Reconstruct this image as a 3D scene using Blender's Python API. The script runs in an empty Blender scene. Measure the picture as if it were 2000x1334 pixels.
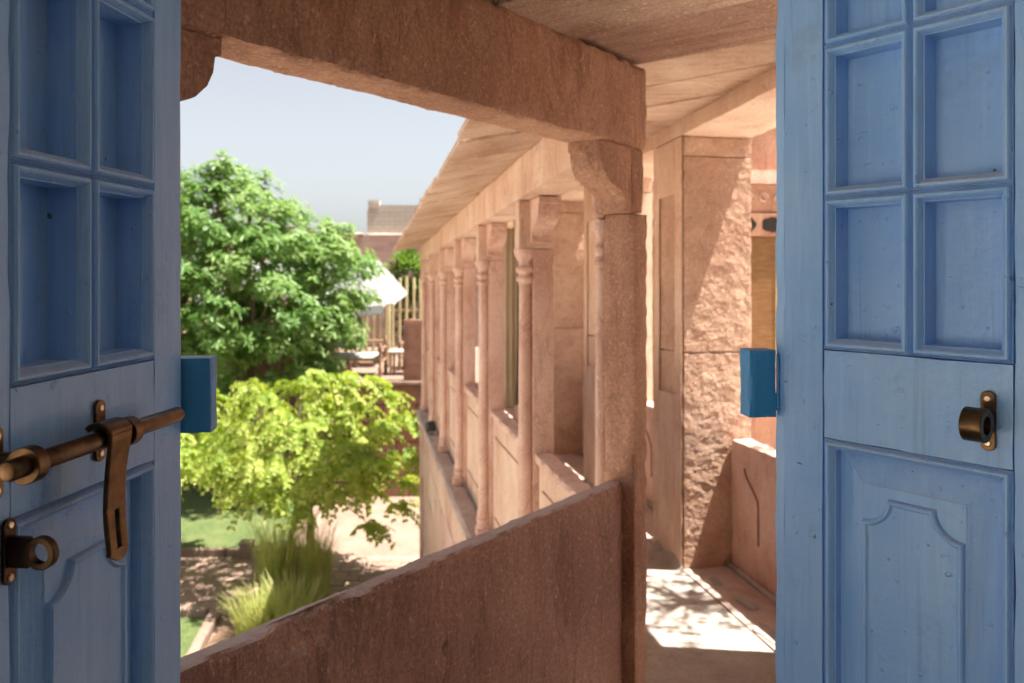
import bpy, bmesh, math, random
from mathutils import Vector, Matrix, noise
random.seed(7)
R = math.radians
SC = bpy.context.scene
COL = SC.collection

# ------------------------------------------------------------------ camera
CAM_Z = 1.68
cam = bpy.data.cameras.new('camera')
cam_o = bpy.data.objects.new('camera', cam); COL.objects.link(cam_o)
cam_o.location = (0, 0, CAM_Z); cam_o.rotation_euler = (R(90), 0, 0)
cam.sensor_width = 36; cam.lens = 27.0
cam.shift_y = -0.066
cam.clip_start = 0.05; cam.clip_end = 2000
cam.dof.use_dof = True; cam.dof.focus_distance = 1.0; cam.dof.aperture_fstop = 6.3
SC.camera = cam_o

# ------------------------------------------------------------------ sky, sun, exposure
SUN_EL = R(69.5)
_az = Vector((1.0, -0.12, 0)).normalized()
SUN = Vector((_az.x*math.cos(SUN_EL), _az.y*math.cos(SUN_EL), math.sin(SUN_EL)))
world = bpy.data.worlds.new('World'); SC.world = world; world.use_nodes = True
wn = world.node_tree.nodes; wl = world.node_tree.links; wn.clear()
sky = wn.new('ShaderNodeTexSky'); sky.sky_type = 'NISHITA'; sky.sun_disc = False
sky.sun_elevation = SUN_EL; sky.sun_rotation = math.atan2(SUN.x, SUN.y)
sky.dust_density = 2.0; sky.ozone_density = 1.0; sky.air_density = 1.0
bg = wn.new('ShaderNodeBackground'); bg.inputs[1].default_value = 0.05
wo = wn.new('ShaderNodeOutputWorld')
hz = wn.new('ShaderNodeHueSaturation'); hz.inputs['Saturation'].default_value = 0.32   # dusty, nearly colourless air
wl.new(sky.outputs[0], hz.inputs['Color']); wl.new(hz.outputs[0], bg.inputs[0]); wl.new(bg.outputs[0], wo.inputs[0])
sl = bpy.data.lights.new('sun', 'SUN'); sl.energy = 4.5; sl.angle = R(0.5); sl.color = (1.0, 0.94, 0.85)
so = bpy.data.objects.new('sun', sl); COL.objects.link(so)
so.location = (4, -2, 12); so.rotation_euler = SUN.to_track_quat('Z', 'Y').to_euler()
SC.view_settings.view_transform = 'Standard'; SC.view_settings.look = 'None'
SC.view_settings.gamma = 1.0; SC.view_settings.use_curve_mapping = False
SC.view_settings.exposure = 1.92
SC.render.engine = 'CYCLES'
SC.cycles.max_bounces = 7; SC.cycles.diffuse_bounces = 5; SC.cycles.transmission_bounces = 4
SC.cycles.use_denoising = True
SC.cycles.use_adaptive_sampling = True; SC.cycles.adaptive_threshold = 0.03

# ------------------------------------------------------------------ frames of the place
UB = Vector((0.612, 0.790)).normalized(); NB = Vector((-UB.y, UB.x)); OB = Vector((-0.529, 1.286))
def WB(s, t, z):                    # the chamfered corner bay: s along the beam, t outwards
    p = OB + UB*s + NB*t
    return Vector((p.x, p.y, z))
UC = Vector((-0.1841, 0.9829)).normalized(); MC = Vector((UC.y, -UC.x)); OC = Vector((0.7887, 0.0))
def wing_tilt(y): return -0.0247*y        # the wing is tilted down with distance, fitted to its image vanishing point
def WC(m, q, h):                    # the arcade wing: m inwards, q along, h above eye level
    p = OC + UC*q + MC*m
    return Vector((p.x, p.y, CAM_Z + h + wing_tilt(p.y)))
OW = Vector((-0.428, 0.995)); WD = Vector((0.990, 0.139)).normalized(); WN = Vector((-WD.y, WD.x))
def WW(a, b, z):                    # the door wall: a along, b outwards
    p = OW + WD*a + WN*b
    return Vector((p.x, p.y, z))
def floor_z(x, y): return CAM_Z - 1.66 + wing_tilt(y)
GZ = -2.95                          # garden level

# ------------------------------------------------------------------ materials
MATS = {}
def nodes_of(name):
    m = bpy.data.materials.new(name); m.use_nodes = True
    nt = m.node_tree; nt.nodes.clear()
    out = nt.nodes.new('ShaderNodeOutputMaterial')
    b = nt.nodes.new('ShaderNodeBsdfPrincipled')
    nt.links.new(b.outputs[0], out.inputs[0])
    MATS[name] = m
    return m, nt, b, out
def coords(nt, scale=(1, 1, 1), rnd=True, rotz=0.0):
    tc = nt.nodes.new('ShaderNodeTexCoord')
    mp = nt.nodes.new('ShaderNodeMapping'); mp.inputs['Scale'].default_value = scale
    src = tc.outputs['Object']
    if rnd:
        oi = nt.nodes.new('ShaderNodeObjectInfo')
        mul = nt.nodes.new('ShaderNodeMath'); mul.operation = 'MULTIPLY'; mul.inputs[1].default_value = 37.0
        nt.links.new(oi.outputs['Random'], mul.inputs[0])
        add = nt.nodes.new('ShaderNodeVectorMath'); add.operation = 'ADD'
        nt.links.new(src, add.inputs[0]); nt.links.new(mul.outputs[0], add.inputs[1])
        src = add.outputs[0]
    if rotz:
        rt = nt.nodes.new('ShaderNodeMapping'); rt.inputs['Rotation'].default_value = (0, 0, rotz)
        nt.links.new(src, rt.inputs['Vector']); src = rt.outputs[0]
    nt.links.new(src, mp.inputs['Vector'])
    return mp.outputs[0]
def tex(nt, vec, scale, detail=6, rough=0.6, dist=0.0):
    n = nt.nodes.new('ShaderNodeTexNoise')
    n.inputs['Scale'].default_value = scale; n.inputs['Detail'].default_value = detail
    n.inputs['Roughness'].default_value = rough; n.inputs['Distortion'].default_value = dist
    nt.links.new(vec, n.inputs['Vector'])
    return n.outputs['Fac']
def ramp(nt, fac, stops):
    r = nt.nodes.new('ShaderNodeValToRGB')
    els = r.color_ramp.elements
    while len(els) > 1: els.remove(els[0])
    els[0].position = stops[0][0]; els[0].color = (*stops[0][1], 1)
    for p, c in stops[1:]:
        e = els.new(p); e.color = (*c, 1)
    nt.links.new(fac, r.inputs[0])
    return r.outputs[0]
def mixc(nt, fac, a, b, mode='MIX'):
    m = nt.nodes.new('ShaderNodeMix'); m.data_type = 'RGBA'; m.blend_type = mode
    if isinstance(fac, float): m.inputs[0].default_value = fac
    else: nt.links.new(fac, m.inputs[0])
    for i, s in ((6, a), (7, b)):
        if isinstance(s, tuple): m.inputs[i].default_value = (*s, 1)
        else: nt.links.new(s, m.inputs[i])
    return m.outputs[2]
def bump(nt, b, hs, dist=0.01):
    prev = None
    for h, st, d in hs:
        bn = nt.nodes.new('ShaderNodeBump'); bn.inputs['Strength'].default_value = st
        bn.inputs['Distance'].default_value = d
        nt.links.new(h, bn.inputs['Height'])
        if prev: nt.links.new(prev, bn.inputs['Normal'])
        prev = bn.outputs[0]
    nt.links.new(prev, b.inputs['Normal'])
def bw(c): return (c, c, c)

def sandstone(name, light, mid, dark, grain=(1, 1, 1), scale=4.0, bstr=0.5, dust=0.0, rough=0.85, spots=0.35, rotz=0.0):
    m, nt, b, out = nodes_of(name)
    v = coords(nt); vs = coords(nt, grain, rotz=rotz)
    n1 = tex(nt, v, scale, 5, 0.65)
    c = ramp(nt, n1, [(0.28, dark), (0.5, mid), (0.72, light)])
    st = tex(nt, vs, 11.0, 4, 0.7, 0.6)
    c = mixc(nt, ramp(nt, st, [(0.35, bw(0.0)), (0.62, bw(0.65))]), c, light)
    n2 = tex(nt, v, 1.3, 2, 0.6)
    c = mixc(nt, ramp(nt, n2, [(0.42, bw(0.0)), (0.68, bw(0.55))]), c, dark)
    vn = tex(nt, vs, 5.0, 3, 0.55, 1.6)
    c = mixc(nt, ramp(nt, vn, [(0.485, bw(0.0)), (0.5, bw(0.35)), (0.515, bw(0.0))]), c, tuple(x*0.5 for x in dark))
    fine = tex(nt, v, 110.0, 2, 0.8)
    c = mixc(nt, ramp(nt, fine, [(0.38, bw(spots)), (0.6, bw(0.0))]), c, tuple(x*0.45 for x in dark))
    fw = tex(nt, v, 75.0, 1, 0.7)
    c = mixc(nt, ramp(nt, fw, [(0.62, bw(0.0)), (0.74, bw(0.4))]), c, tuple(min(1, x*1.5) for x in light))
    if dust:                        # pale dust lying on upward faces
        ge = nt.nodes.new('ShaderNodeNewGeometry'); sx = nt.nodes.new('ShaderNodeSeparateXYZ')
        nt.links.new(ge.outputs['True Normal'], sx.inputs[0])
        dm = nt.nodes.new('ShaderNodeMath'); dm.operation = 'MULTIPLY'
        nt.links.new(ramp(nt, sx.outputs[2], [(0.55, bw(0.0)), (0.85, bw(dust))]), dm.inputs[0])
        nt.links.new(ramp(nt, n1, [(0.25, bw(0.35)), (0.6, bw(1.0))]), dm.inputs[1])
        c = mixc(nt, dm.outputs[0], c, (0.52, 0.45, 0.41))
    nt.links.new(c, b.inputs['Base Color'])
    b.inputs['Roughness'].default_value = rough; b.inputs['Specular IOR Level'].default_value = 0.25
    h1 = tex(nt, vs, 22.0, 5, 0.75, 0.4); h2 = fine
    bump(nt, b, [(h1, bstr, 0.012), (h2, bstr*0.8, 0.004)])
    return m
RED_L, RED_M, RED_D = (0.58, 0.34, 0.225), (0.43, 0.22, 0.145), (0.25, 0.115, 0.073)
PNK_L, PNK_M, PNK_D = (0.77, 0.595, 0.465), (0.67, 0.455, 0.335), (0.50, 0.285, 0.195)
sandstone('red_sandstone', RED_L, RED_M, RED_D, (1, 1, 0.25), 4.0, 0.55)
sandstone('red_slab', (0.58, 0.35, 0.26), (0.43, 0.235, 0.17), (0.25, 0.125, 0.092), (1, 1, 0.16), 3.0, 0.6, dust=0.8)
sandstone('red_grain', RED_L, RED_M, RED_D, (0.25, 1.4, 1), 3.0, 0.6)
sandstone('pink_sandstone', PNK_L, PNK_M, PNK_D, (1, 1, 0.2), 3.0, 0.35, spots=0.15)
sandstone('pink_carved', (0.75, 0.545, 0.44), (0.64, 0.405, 0.31), (0.47, 0.26, 0.19), (1, 1, 0.3), 5.0, 0.3, spots=0.15)
sandstone('pink_slab', (0.78, 0.62, 0.49), (0.62, 0.42, 0.305), (0.38, 0.19, 0.115), (0.14, 2.0, 1), 4.0, 0.8, spots=0.15)
sandstone('rough_stone', (0.66, 0.47, 0.35), (0.55, 0.35, 0.25), (0.40, 0.22, 0.15), (1, 1, 1), 6.0, 0.9, spots=0.2)
sandstone('cement', (0.46, 0.415, 0.37), (0.385, 0.34, 0.30), (0.28, 0.24, 0.205), (1, 1, 1), 3.0, 0.3, spots=0.15)
sandstone('terrace_red', (0.36, 0.19, 0.14), (0.28, 0.135, 0.095), (0.19, 0.085, 0.06), (1, 1, 0.4), 2.0, 0.4)
sandstone('paver', (0.36, 0.25, 0.20), (0.29, 0.195, 0.15), (0.21, 0.14, 0.105), (1, 1, 1), 2.5, 0.3)
sandstone('kerb_stone', (0.33, 0.235, 0.19), (0.27, 0.18, 0.14), (0.20, 0.13, 0.095), (1, 1, 1), 2.5, 0.3)
sandstone('pale_paving', (0.78, 0.71, 0.63), (0.72, 0.64, 0.56), (0.62, 0.54, 0.46), (1, 1, 1), 2.0, 0.2)  # made this pale so the mostly unseen court floors bounce sunlight up
sandstone('ledge_stone', (0.66, 0.54, 0.47), (0.55, 0.41, 0.345), (0.42, 0.27, 0.21), (1, 1, 1), 5.0, 0.5)
sandstone('earth', (0.26, 0.17, 0.11), (0.19, 0.12, 0.075), (0.12, 0.075, 0.045), (1, 1, 1), 2.0, 0.8)
sandstone('plaster', (0.78, 0.75, 0.70), (0.75, 0.71, 0.66), (0.68, 0.63, 0.57), (1, 1, 1), 2.0, 0.2)

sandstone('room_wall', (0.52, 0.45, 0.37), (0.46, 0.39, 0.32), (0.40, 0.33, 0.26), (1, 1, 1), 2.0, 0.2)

def paint(name, col, pale, rough=0.42):
    m, nt, b, out = nodes_of(name)
    v = coords(nt); vs = coords(nt, (1, 1, 0.06))
    n = tex(nt, v, 5.0, 5, 0.6)
    c = mixc(nt, ramp(nt, n, [(0.35, bw(0)), (0.7, bw(1))]), col, pale)
    st = tex(nt, vs, 60.0, 5, 0.7)
    c = mixc(nt, ramp(nt, st, [(0.50, bw(0)), (0.72, bw(0.40))]), c, tuple(min(1, x*1.28) for x in pale))
    st2 = tex(nt, coords(nt, (1, 1, 0.03)), 120.0, 3, 0.6)
    c = mixc(nt, ramp(nt, st2, [(0.58, bw(0)), (0.72, bw(0.35))]), c, tuple(x*0.62 for x in col))
    ch = tex(nt, v, 38.0, 2, 0.5)
    c = mixc(nt, ramp(nt, ch, [(0.768, bw(0)), (0.778, bw(0.8))]), c, (0.03, 0.03, 0.035))
    sm = tex(nt, v, 9.0, 4, 0.7)
    c = mixc(nt, ramp(nt, sm, [(0.60, bw(0)), (0.78, bw(0.30))]), c, (0.16, 0.20, 0.27))
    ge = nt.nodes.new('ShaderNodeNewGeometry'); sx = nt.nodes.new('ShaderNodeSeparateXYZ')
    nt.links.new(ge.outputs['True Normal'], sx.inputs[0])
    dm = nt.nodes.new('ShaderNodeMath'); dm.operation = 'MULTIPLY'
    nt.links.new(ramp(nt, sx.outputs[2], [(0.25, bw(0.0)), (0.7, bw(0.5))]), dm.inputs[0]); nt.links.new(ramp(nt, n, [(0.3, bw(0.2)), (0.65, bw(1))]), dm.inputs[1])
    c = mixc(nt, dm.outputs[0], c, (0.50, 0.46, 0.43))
    sc = tex(nt, coords(nt, (1, 1, 0.35)), 6.5, 5, 0.75)
    c = mixc(nt, ramp(nt, sc, [(0.60, bw(0)), (0.72, bw(0.32))]), c, (0.46, 0.46, 0.50))
    gr = tex(nt, v, 17.0, 5, 0.8)
    c = mixc(nt, ramp(nt, gr, [(0.62, bw(0)), (0.74, bw(0.30))]), c, (0.10, 0.16, 0.26))
    nt.links.new(c, b.inputs['Base Color'])
    rr = nt.nodes.new('ShaderNodeMapRange'); rr.inputs[3].default_value = rough-0.1; rr.inputs[4].default_value = rough+0.15
    nt.links.new(n, rr.inputs[0]); nt.links.new(rr.outputs[0], b.inputs['Roughness'])
    h1 = tex(nt, vs, 85.0, 4, 0.6); h2 = tex(nt, v, 26.0, 4, 0.6); h3 = tex(nt, v, 70.0, 2, 0.5)
    bp = ramp(nt, h3, [(0.68, bw(0)), (0.78, bw(1))])
    bump(nt, b, [(h1, 0.75, 0.0016), (h2, 0.6, 0.004), (bp, 0.9, 0.0016)])
    return m
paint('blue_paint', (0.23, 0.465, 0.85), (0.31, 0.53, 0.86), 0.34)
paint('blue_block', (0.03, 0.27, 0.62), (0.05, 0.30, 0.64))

def simple(name, c1, c2, scale=8, rough=0.7, metal=0.0, bstr=0.2, grain=(1, 1, 1), bd=0.004):
    m, nt, b, out = nodes_of(name)
    v = coords(nt, grain)
    n = tex(nt, v, scale, 6, 0.6)
    nt.links.new(ramp(nt, n, [(0.3, c1), (0.7, c2)]), b.inputs['Base Color'])
    b.inputs['Roughness'].default_value = rough; b.inputs['Metallic'].default_value = metal
    if bstr: bump(nt, b, [(tex(nt, v, scale*4, 4, 0.6), bstr, bd)])
    return m
simple('bronze', (0.055, 0.032, 0.017), (0.185, 0.108, 0.054), 45, 0.36, 1.0, 0.12, bd=0.001)
simple('dark_bronze', (0.035, 0.022, 0.015), (0.09, 0.055, 0.032), 40, 0.42, 1.0, 0.15, bd=0.001)
simple('screw', (0.45, 0.36, 0.24), (0.62, 0.52, 0.38), 60, 0.3, 1.0, 0.1, bd=0.0005)
simple('bamboo', (0.46, 0.36, 0.18), (0.66, 0.55, 0.33), 6, 0.6)
simple('bark', (0.10, 0.065, 0.045), (0.24, 0.165, 0.115), 9, 0.9, 0, 0.9, (1, 1, 0.2), 0.02)
simple('wood', (0.20, 0.105, 0.06), (0.36, 0.21, 0.13), 6, 0.6, 0, 0.3, (1, 1, 0.15))
simple('fence_wood', (0.15, 0.09, 0.06), (0.30, 0.20, 0.135), 5, 0.85, 0, 0.5, (1, 1, 0.15), 0.01)
simple('canvas', (0.20, 0.20, 0.195), (0.245, 0.245, 0.24), 4, 0.9, 0, 0.1)
simple('cushion_white', (0.34, 0.32, 0.29), (0.40, 0.38, 0.35), 4, 0.95, 0, 0.1)
simple('cushion_grey', (0.46, 0.52, 0.56), (0.54, 0.60, 0.63), 4, 0.95, 0, 0.1)
simple('curtain', (0.48, 0.43, 0.29), (0.58, 0.53, 0.38), 6, 0.9, 0, 0.2)
simple('black_cord', (0.012, 0.012, 0.013), (0.03, 0.03, 0.03), 20, 0.5, 0, 0.0)
simple('lamp_black', (0.015, 0.016, 0.018), (0.04, 0.04, 0.045), 20, 0.4, 0, 0.0)
simple('lens_glass', (0.25, 0.28, 0.30), (0.32, 0.35, 0.38), 20, 0.15, 0, 0.0)
simple('hole_shade', (0.012, 0.008, 0.006), (0.02, 0.013, 0.009), 10, 1.0, 0, 0)
simple('mortar', (0.30, 0.22, 0.17), (0.36, 0.27, 0.21), 12, 0.95, 0, 0.5)

def lawn_mat():
    m, nt, b, out = nodes_of('lawn')
    v = coords(nt, rnd=False)
    n = tex(nt, v, 2.2, 6, 0.7); f = tex(nt, v, 60, 5, 0.8)
    c = ramp(nt, n, [(0.3, (0.07, 0.115, 0.03)), (0.52, (0.12, 0.165, 0.045)), (0.72, (0.22, 0.215, 0.09))])
    c = mixc(nt, ramp(nt, f, [(0.4, bw(0.75)), (0.6, bw(0))]), c, (0.03, 0.06, 0.012))
    f2 = tex(nt, v, 14, 5, 0.8)
    c = mixc(nt, ramp(nt, f2, [(0.45, bw(0)), (0.65, bw(0.5))]), c, (0.20, 0.23, 0.08))
    nt.links.new(c, b.inputs['Base Color']); b.inputs['Roughness'].default_value = 0.95
    bump(nt, b, [(f, 0.9, 0.03)])
lawn_mat()
def brick_mat(name, c1, c2, mortar, sx, sy):
    m, nt, b, out = nodes_of(name)
    tc = nt.nodes.new('ShaderNodeTexCoord'); mp = nt.nodes.new('ShaderNodeMapping')
    mp.inputs['Rotation'].default_value = (R(90), 0, 0)
    nt.links.new(tc.outputs['Object'], mp.inputs[0])
    br = nt.nodes.new('ShaderNodeTexBrick'); br.inputs['Scale'].default_value = 1.0
    br.inputs['Brick Width'].default_value = sx; br.inputs['Row Height'].default_value = sy
    br.inputs['Mortar Size'].default_value = 0.012
    br.inputs['Color1'].default_value = (*c1, 1); br.inputs['Color2'].default_value = (*c2, 1); br.inputs['Mortar'].default_value = (*mortar, 1)
    nt.links.new(mp.outputs[0], br.inputs['Vector'])
    v = coords(nt); n = tex(nt, v, 1.2, 6, 0.7)
    c = mixc(nt, ramp(nt, n, [(0.4, bw(0)), (0.7, bw(0.5))]), br.outputs['Color'], mortar)
    nt.links.new(c, b.inputs['Base Color']); b.inputs['Roughness'].default_value = 0.9
brick_mat('grey_brick', (0.44, 0.385, 0.325), (0.50, 0.44, 0.38), (0.36, 0.31, 0.26), 0.34, 0.13)
brick_mat('pink_brick', (0.36, 0.215, 0.18), (0.46, 0.31, 0.26), (0.36, 0.25, 0.21), 0.38, 0.16)
def blind_mat():
    m, nt, b, out = nodes_of('bamboo_blind')
    v = coords(nt, (0.15, 0.15, 1), False)
    n = tex(nt, v, 60, 3, 0.6)
    v2 = coords(nt, (1, 1, 1), False); wv = nt.nodes.new('ShaderNodeTexWave'); wv.bands_direction = 'Z'; wv.inputs['Scale'].default_value = 22; wv.inputs['Distortion'].default_value = 0.6
    nt.links.new(v2, wv.inputs['Vector'])
    c = ramp(nt, n, [(0.3, (0.14, 0.06, 0.014)), (0.55, (0.23, 0.105, 0.024)), (0.75, (0.30, 0.155, 0.042))])
    c = mixc(nt, ramp(nt, wv.outputs['Fac'], [(0.15, bw(0.75)), (0.45, bw(0))]), c, (0.05, 0.02, 0.006))
    nt.links.new(c, b.inputs['Base Color']); b.inputs['Roughness'].default_value = 0.6
blind_mat()
def leaf_mat(name, cols, trans, tf=0.45, rough=0.5):
    m, nt, b, out = nodes_of(name)
    at = nt.nodes.new('ShaderNodeAttribute'); at.attribute_name = 'tint'
    c = ramp(nt, at.outputs['Fac'], cols)
    nt.links.new(c, b.inputs['Base Color']); b.inputs['Roughness'].default_value = rough
    b.inputs['Specular IOR Level'].default_value = 0.4
    tr = nt.nodes.new('ShaderNodeBsdfTranslucent')
    tcol = mixc(nt, 0.5, c, trans)
    nt.links.new(tcol, tr.inputs[0])
    mx = nt.nodes.new('ShaderNodeMixShader'); mx.inputs[0].default_value = tf
    nt.links.new(b.outputs[0], mx.inputs[1]); nt.links.new(tr.outputs[0], mx.inputs[2])
    nt.links.new(mx.outputs[0], out.inputs[0])
leaf_mat('leaf_dark', [(0, (0.07, 0.17, 0.035)), (0.5, (0.15, 0.27, 0.06)), (1, (0.29, 0.39, 0.13))], (0.28, 0.48, 0.08), 0.42, 0.45)
leaf_mat('leaf_lime', [(0, (0.16, 0.27, 0.04)), (0.5, (0.34, 0.43, 0.07)), (1, (0.52, 0.57, 0.17))], (0.55, 0.64, 0.04), 0.5, 0.5)
leaf_mat('leaf_shrub', [(0, (0.07, 0.15, 0.02)), (1, (0.16, 0.27, 0.04))], (0.25, 0.42, 0.04), 0.4)
leaf_mat('grass_blade', [(0, (0.26, 0.33, 0.07)), (0.5, (0.40, 0.43, 0.12)), (1, (0.58, 0.53, 0.24))], (0.50, 0.56, 0.12), 0.45)

# ------------------------------------------------------------------ mesh helpers
RM = {}
class MB:
    def __init__(s): s.v = []; s.f = []; s.sm = []; s.tint = []
    def add(s, vs, fs, smooth=False, tint=None):
        o = len(s.v); s.v += [tuple(v) for v in vs]
        s.f += [tuple(i+o for i in f) for f in fs]; s.sm += [smooth]*len(fs)
        if tint is not None: s.tint += [tint]*len(fs)
        return s
    def box(s, a0, a1, b0, b1, c0, c1, fn=None):
        vs = [Vector((x, y, z)) for x in (a0, a1) for y in (b0, b1) for z in (c0, c1)]
        if fn: vs = [fn(*v) for v in vs]
        return s.add(vs, [(0, 1, 3, 2), (4, 6, 7, 5), (0, 4, 5, 1), (2, 3, 7, 6), (0, 2, 6, 4), (1, 5, 7, 3)])
    def rbox(s, a0, a1, b0, b1, c0, c1, fn=None, res=0.03, amp=0.003, edge=0.006, freq=9.0, eps=None, chip=None, smooth=True, rz=None):
        """a stone block: finely divided, its faces uneven and its arrises worn"""
        D = (a1-a0, b1-b0, c1-c0)
        rs = res if isinstance(res, tuple) else (res, res, res)
        n = [max(2, int(round(d/r))) for d, r in zip(D, rs)]
        sd = Vector((random.uniform(-50, 50), random.uniform(-50, 50), random.uniform(-50, 50)))
        idx = {}; vs = []
        mid = Vector(((a0+a1)/2, (b0+b1)/2, (c0+c1)/2))
        def V(i, j, k):
            key = (i, j, k)
            if key in idx: return idx[key]
            p = Vector((a0+D[0]*i/n[0], b0+D[1]*j/n[1], c0+D[2]*k/n[2]))
            w = p + sd
            nv = noise.noise_vector(w*freq)*0.6 + noise.noise_vector(w*freq*2.7)*0.4
            on = [i in (0, n[0]), j in (0, n[1]), k in (0, n[2])]
            sg = [(-1 if i == 0 else 1), (-1 if j == 0 else 1), (-1 if k == 0 else 1)]
            q = p + Vector((nv[0] if on[0] else 0, nv[1] if on[1] else 0, nv[2] if on[2] else 0))*amp*2
            if sum(on) >= 2:
                e = edge*(0.35 + 1.3*max(0, noise.noise(w*freq*1.7)+0.25) + 0.8*abs(noise.noise(w*freq*5)))
                for ax in range(3):
                    if on[ax]: q[ax] -= sg[ax]*e
            if chip: q = chip(q, on)
            idx[key] = len(vs); vs.append(q)
            return idx[key]
        fs = []
        for i in range(n[0]):
            for j in range(n[1]):
                fs.append((V(i, j, 0), V(i, j+1, 0), V(i+1, j+1, 0), V(i+1, j, 0)))
                fs.append((V(i, j, n[2]), V(i+1, j, n[2]), V(i+1, j+1, n[2]), V(i, j+1, n[2])))
            for k in range(n[2]):
                fs.append((V(i, 0, k), V(i+1, 0, k), V(i+1, 0, k+1), V(i, 0, k+1)))
                fs.append((V(i, n[1], k), V(i, n[1], k+1), V(i+1, n[1], k+1), V(i+1, n[1], k)))
        for j in range(n[1]):
            for k in range(n[2]):
                fs.append((V(0, j, k), V(0, j, k+1), V(0, j+1, k+1), V(0, j+1, k)))
                fs.append((V(n[0], j, k), V(n[0], j+1, k), V(n[0], j+1, k+1), V(n[0], j, k+1)))
        if fn: vs = [fn(*v) for v in vs]
        return s.add(vs, fs, smooth)
    def prism(s, poly, d0, d1, fn, nd=1, smooth=False, jit=0.0):
        """poly [(x,z)] extruded along the third axis; fn(x, d, z) -> world"""
        n = len(poly); vs = []
        for k in range(nd+1):
            d = d0+(d1-d0)*k/nd
            for (x, z) in poly:
                j = noise.noise(Vector((x*40, d*40, z*40)))*jit
                vs.append(fn(x+j, d, z+j))
        fs = []
        for k in range(nd):
            for i in range(n):
                a = k*n+i; b = k*n+(i+1) % n
                fs.append((a, b, b+n, a+n))
        s.add(vs, fs, smooth)
        o = len(s.v)-len(vs)
        s.f += [tuple(o+i for i in range(n-1, -1, -1)), tuple(o+nd*n+i for i in range(n))]; s.sm += [False, False]
        return s
    def lathe(s, prof, fn, n=20, cap=True):
        vs = []
        for r, z in prof:
            for i in range(n):
                a = 2*math.pi*i/n; vs.append(fn(r*math.cos(a), r*math.sin(a), z))
        fs = []
        for k in range(len(prof)-1):
            for i in range(n):
                a = k*n+i; b = k*n+(i+1) % n
                fs.append((a, b, b+n, a+n))
        s.add(vs, fs, True)
        if cap:
            o = len(s.v)-len(vs); m = len(prof)-1
            s.f += [tuple(o+i for i in range(n-1, -1, -1)), tuple(o+m*n+i for i in range(n))]; s.sm += [False, False]
        return s
    def tube(s, pts, rad, n=10):
        pts = [Vector(p) for p in pts]; vs = []
        if not isinstance(rad, (list, tuple)): rad = [rad]*len(pts)
        up = Vector((0.31, 0.17, 0.93)).normalized()
        for k, p in enumerate(pts):
            d = (pts[min(k+1, len(pts)-1)]-pts[max(k-1, 0)]).normalized()
            a = d.cross(up)
            if a.length < 0.05: a = d.cross(Vector((1, 0, 0)))
            a.normalize(); b = d.cross(a)
            for i in range(n):
                t = 2*math.pi*i/n; vs.append(p+(a*math.cos(t)+b*math.sin(t))*rad[k])
        fs = [(k*n+i, k*n+(i+1) % n, (k+1)*n+(i+1) % n, (k+1)*n+i) for k in range(len(pts)-1) for i in range(n)]
        s.add(vs, fs, True)
        o = len(s.v)-len(vs); m = len(pts)-1
        s.f += [tuple(o+i for i in range(n-1, -1, -1)), tuple(o+m*n+i for i in range(n))]; s.sm += [False, False]
        return s
    def build(s, name, mat, parent=None, bevel=0.0, recalc=True):
        vs = [Vector(v) for v in s.v]
        loc = None
        if parent is not None:
            mi = RM[parent]
        else:
            xs = [v.x for v in vs]; ys = [v.y for v in vs]; zs = [v.z for v in vs]
            loc = Vector(((min(xs)+max(xs))/2, (min(ys)+max(ys))/2, min(zs)))
            mi = Matrix.Translation(-loc)
        vs = [mi @ v for v in vs]
        me = bpy.data.meshes.new(name); me.from_pydata(vs, [], s.f); 
        me.polygons.foreach_set('use_smooth', s.sm)
        if s.tint:
            at = me.attributes.new('tint', 'FLOAT', 'FACE'); at.data.foreach_set('value', s.tint)
        me.materials.append(MATS[mat])
        if recalc:
            bm = bmesh.new(); bm.from_mesh(me); bmesh.ops.recalc_face_normals(bm, faces=bm.faces); bm.to_mesh(me); bm.free()
        if recalc and any(s.sm): me.set_sharp_from_angle(angle=R(38))
        me.update()
        o = bpy.data.objects.new(name, me); COL.objects.link(o)
        RM[o] = mi
        if parent is not None: o.parent = parent
        else: o.location = loc
        if bevel:
            b = o.modifiers.new('bevel', 'BEVEL'); b.width = bevel; b.segments = 2; b.limit_method = 'ANGLE'; b.angle_limit = R(35)
            b.harden_normals = False
        return o
def thing(name, loc, label, cat, group=None, rotz=0.0):
    o = bpy.data.objects.new(name, None); COL.objects.link(o); o.empty_display_size = 0.1
    o.location = loc; o.rotation_euler = (0, 0, rotz)
    RM[o] = (Matrix.Translation(Vector(loc)) @ Matrix.Rotation(rotz, 4, 'Z')).inverted()
    return tag(o, label, cat, group)
def tag(o, label, cat, group=None):
    o['label'] = label; o['category'] = cat
    if group: o['group'] = group
    return o
def struct(o, label=None):
    o['kind'] = 'structure'
    if label: o['label'] = label
    return o
def copy_tree(src, parent=None):
    c = src.copy(); COL.objects.link(c); c.parent = parent
    for ch in list(src.children): copy_tree(ch, c)
    return c
def F(loc, rotz):
    M = Matrix.Translation(Vector(loc)) @ Matrix.Rotation(rotz, 4, 'Z')
    return lambda x, y, z: M @ Vector((x, y, z))
def ident(x, y, z): return Vector((x, y, z))

# ------------------------------------------------------------------ large structure: the corner bay
CEIL_Z = 2.343; SOF_Z = 2.09
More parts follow.
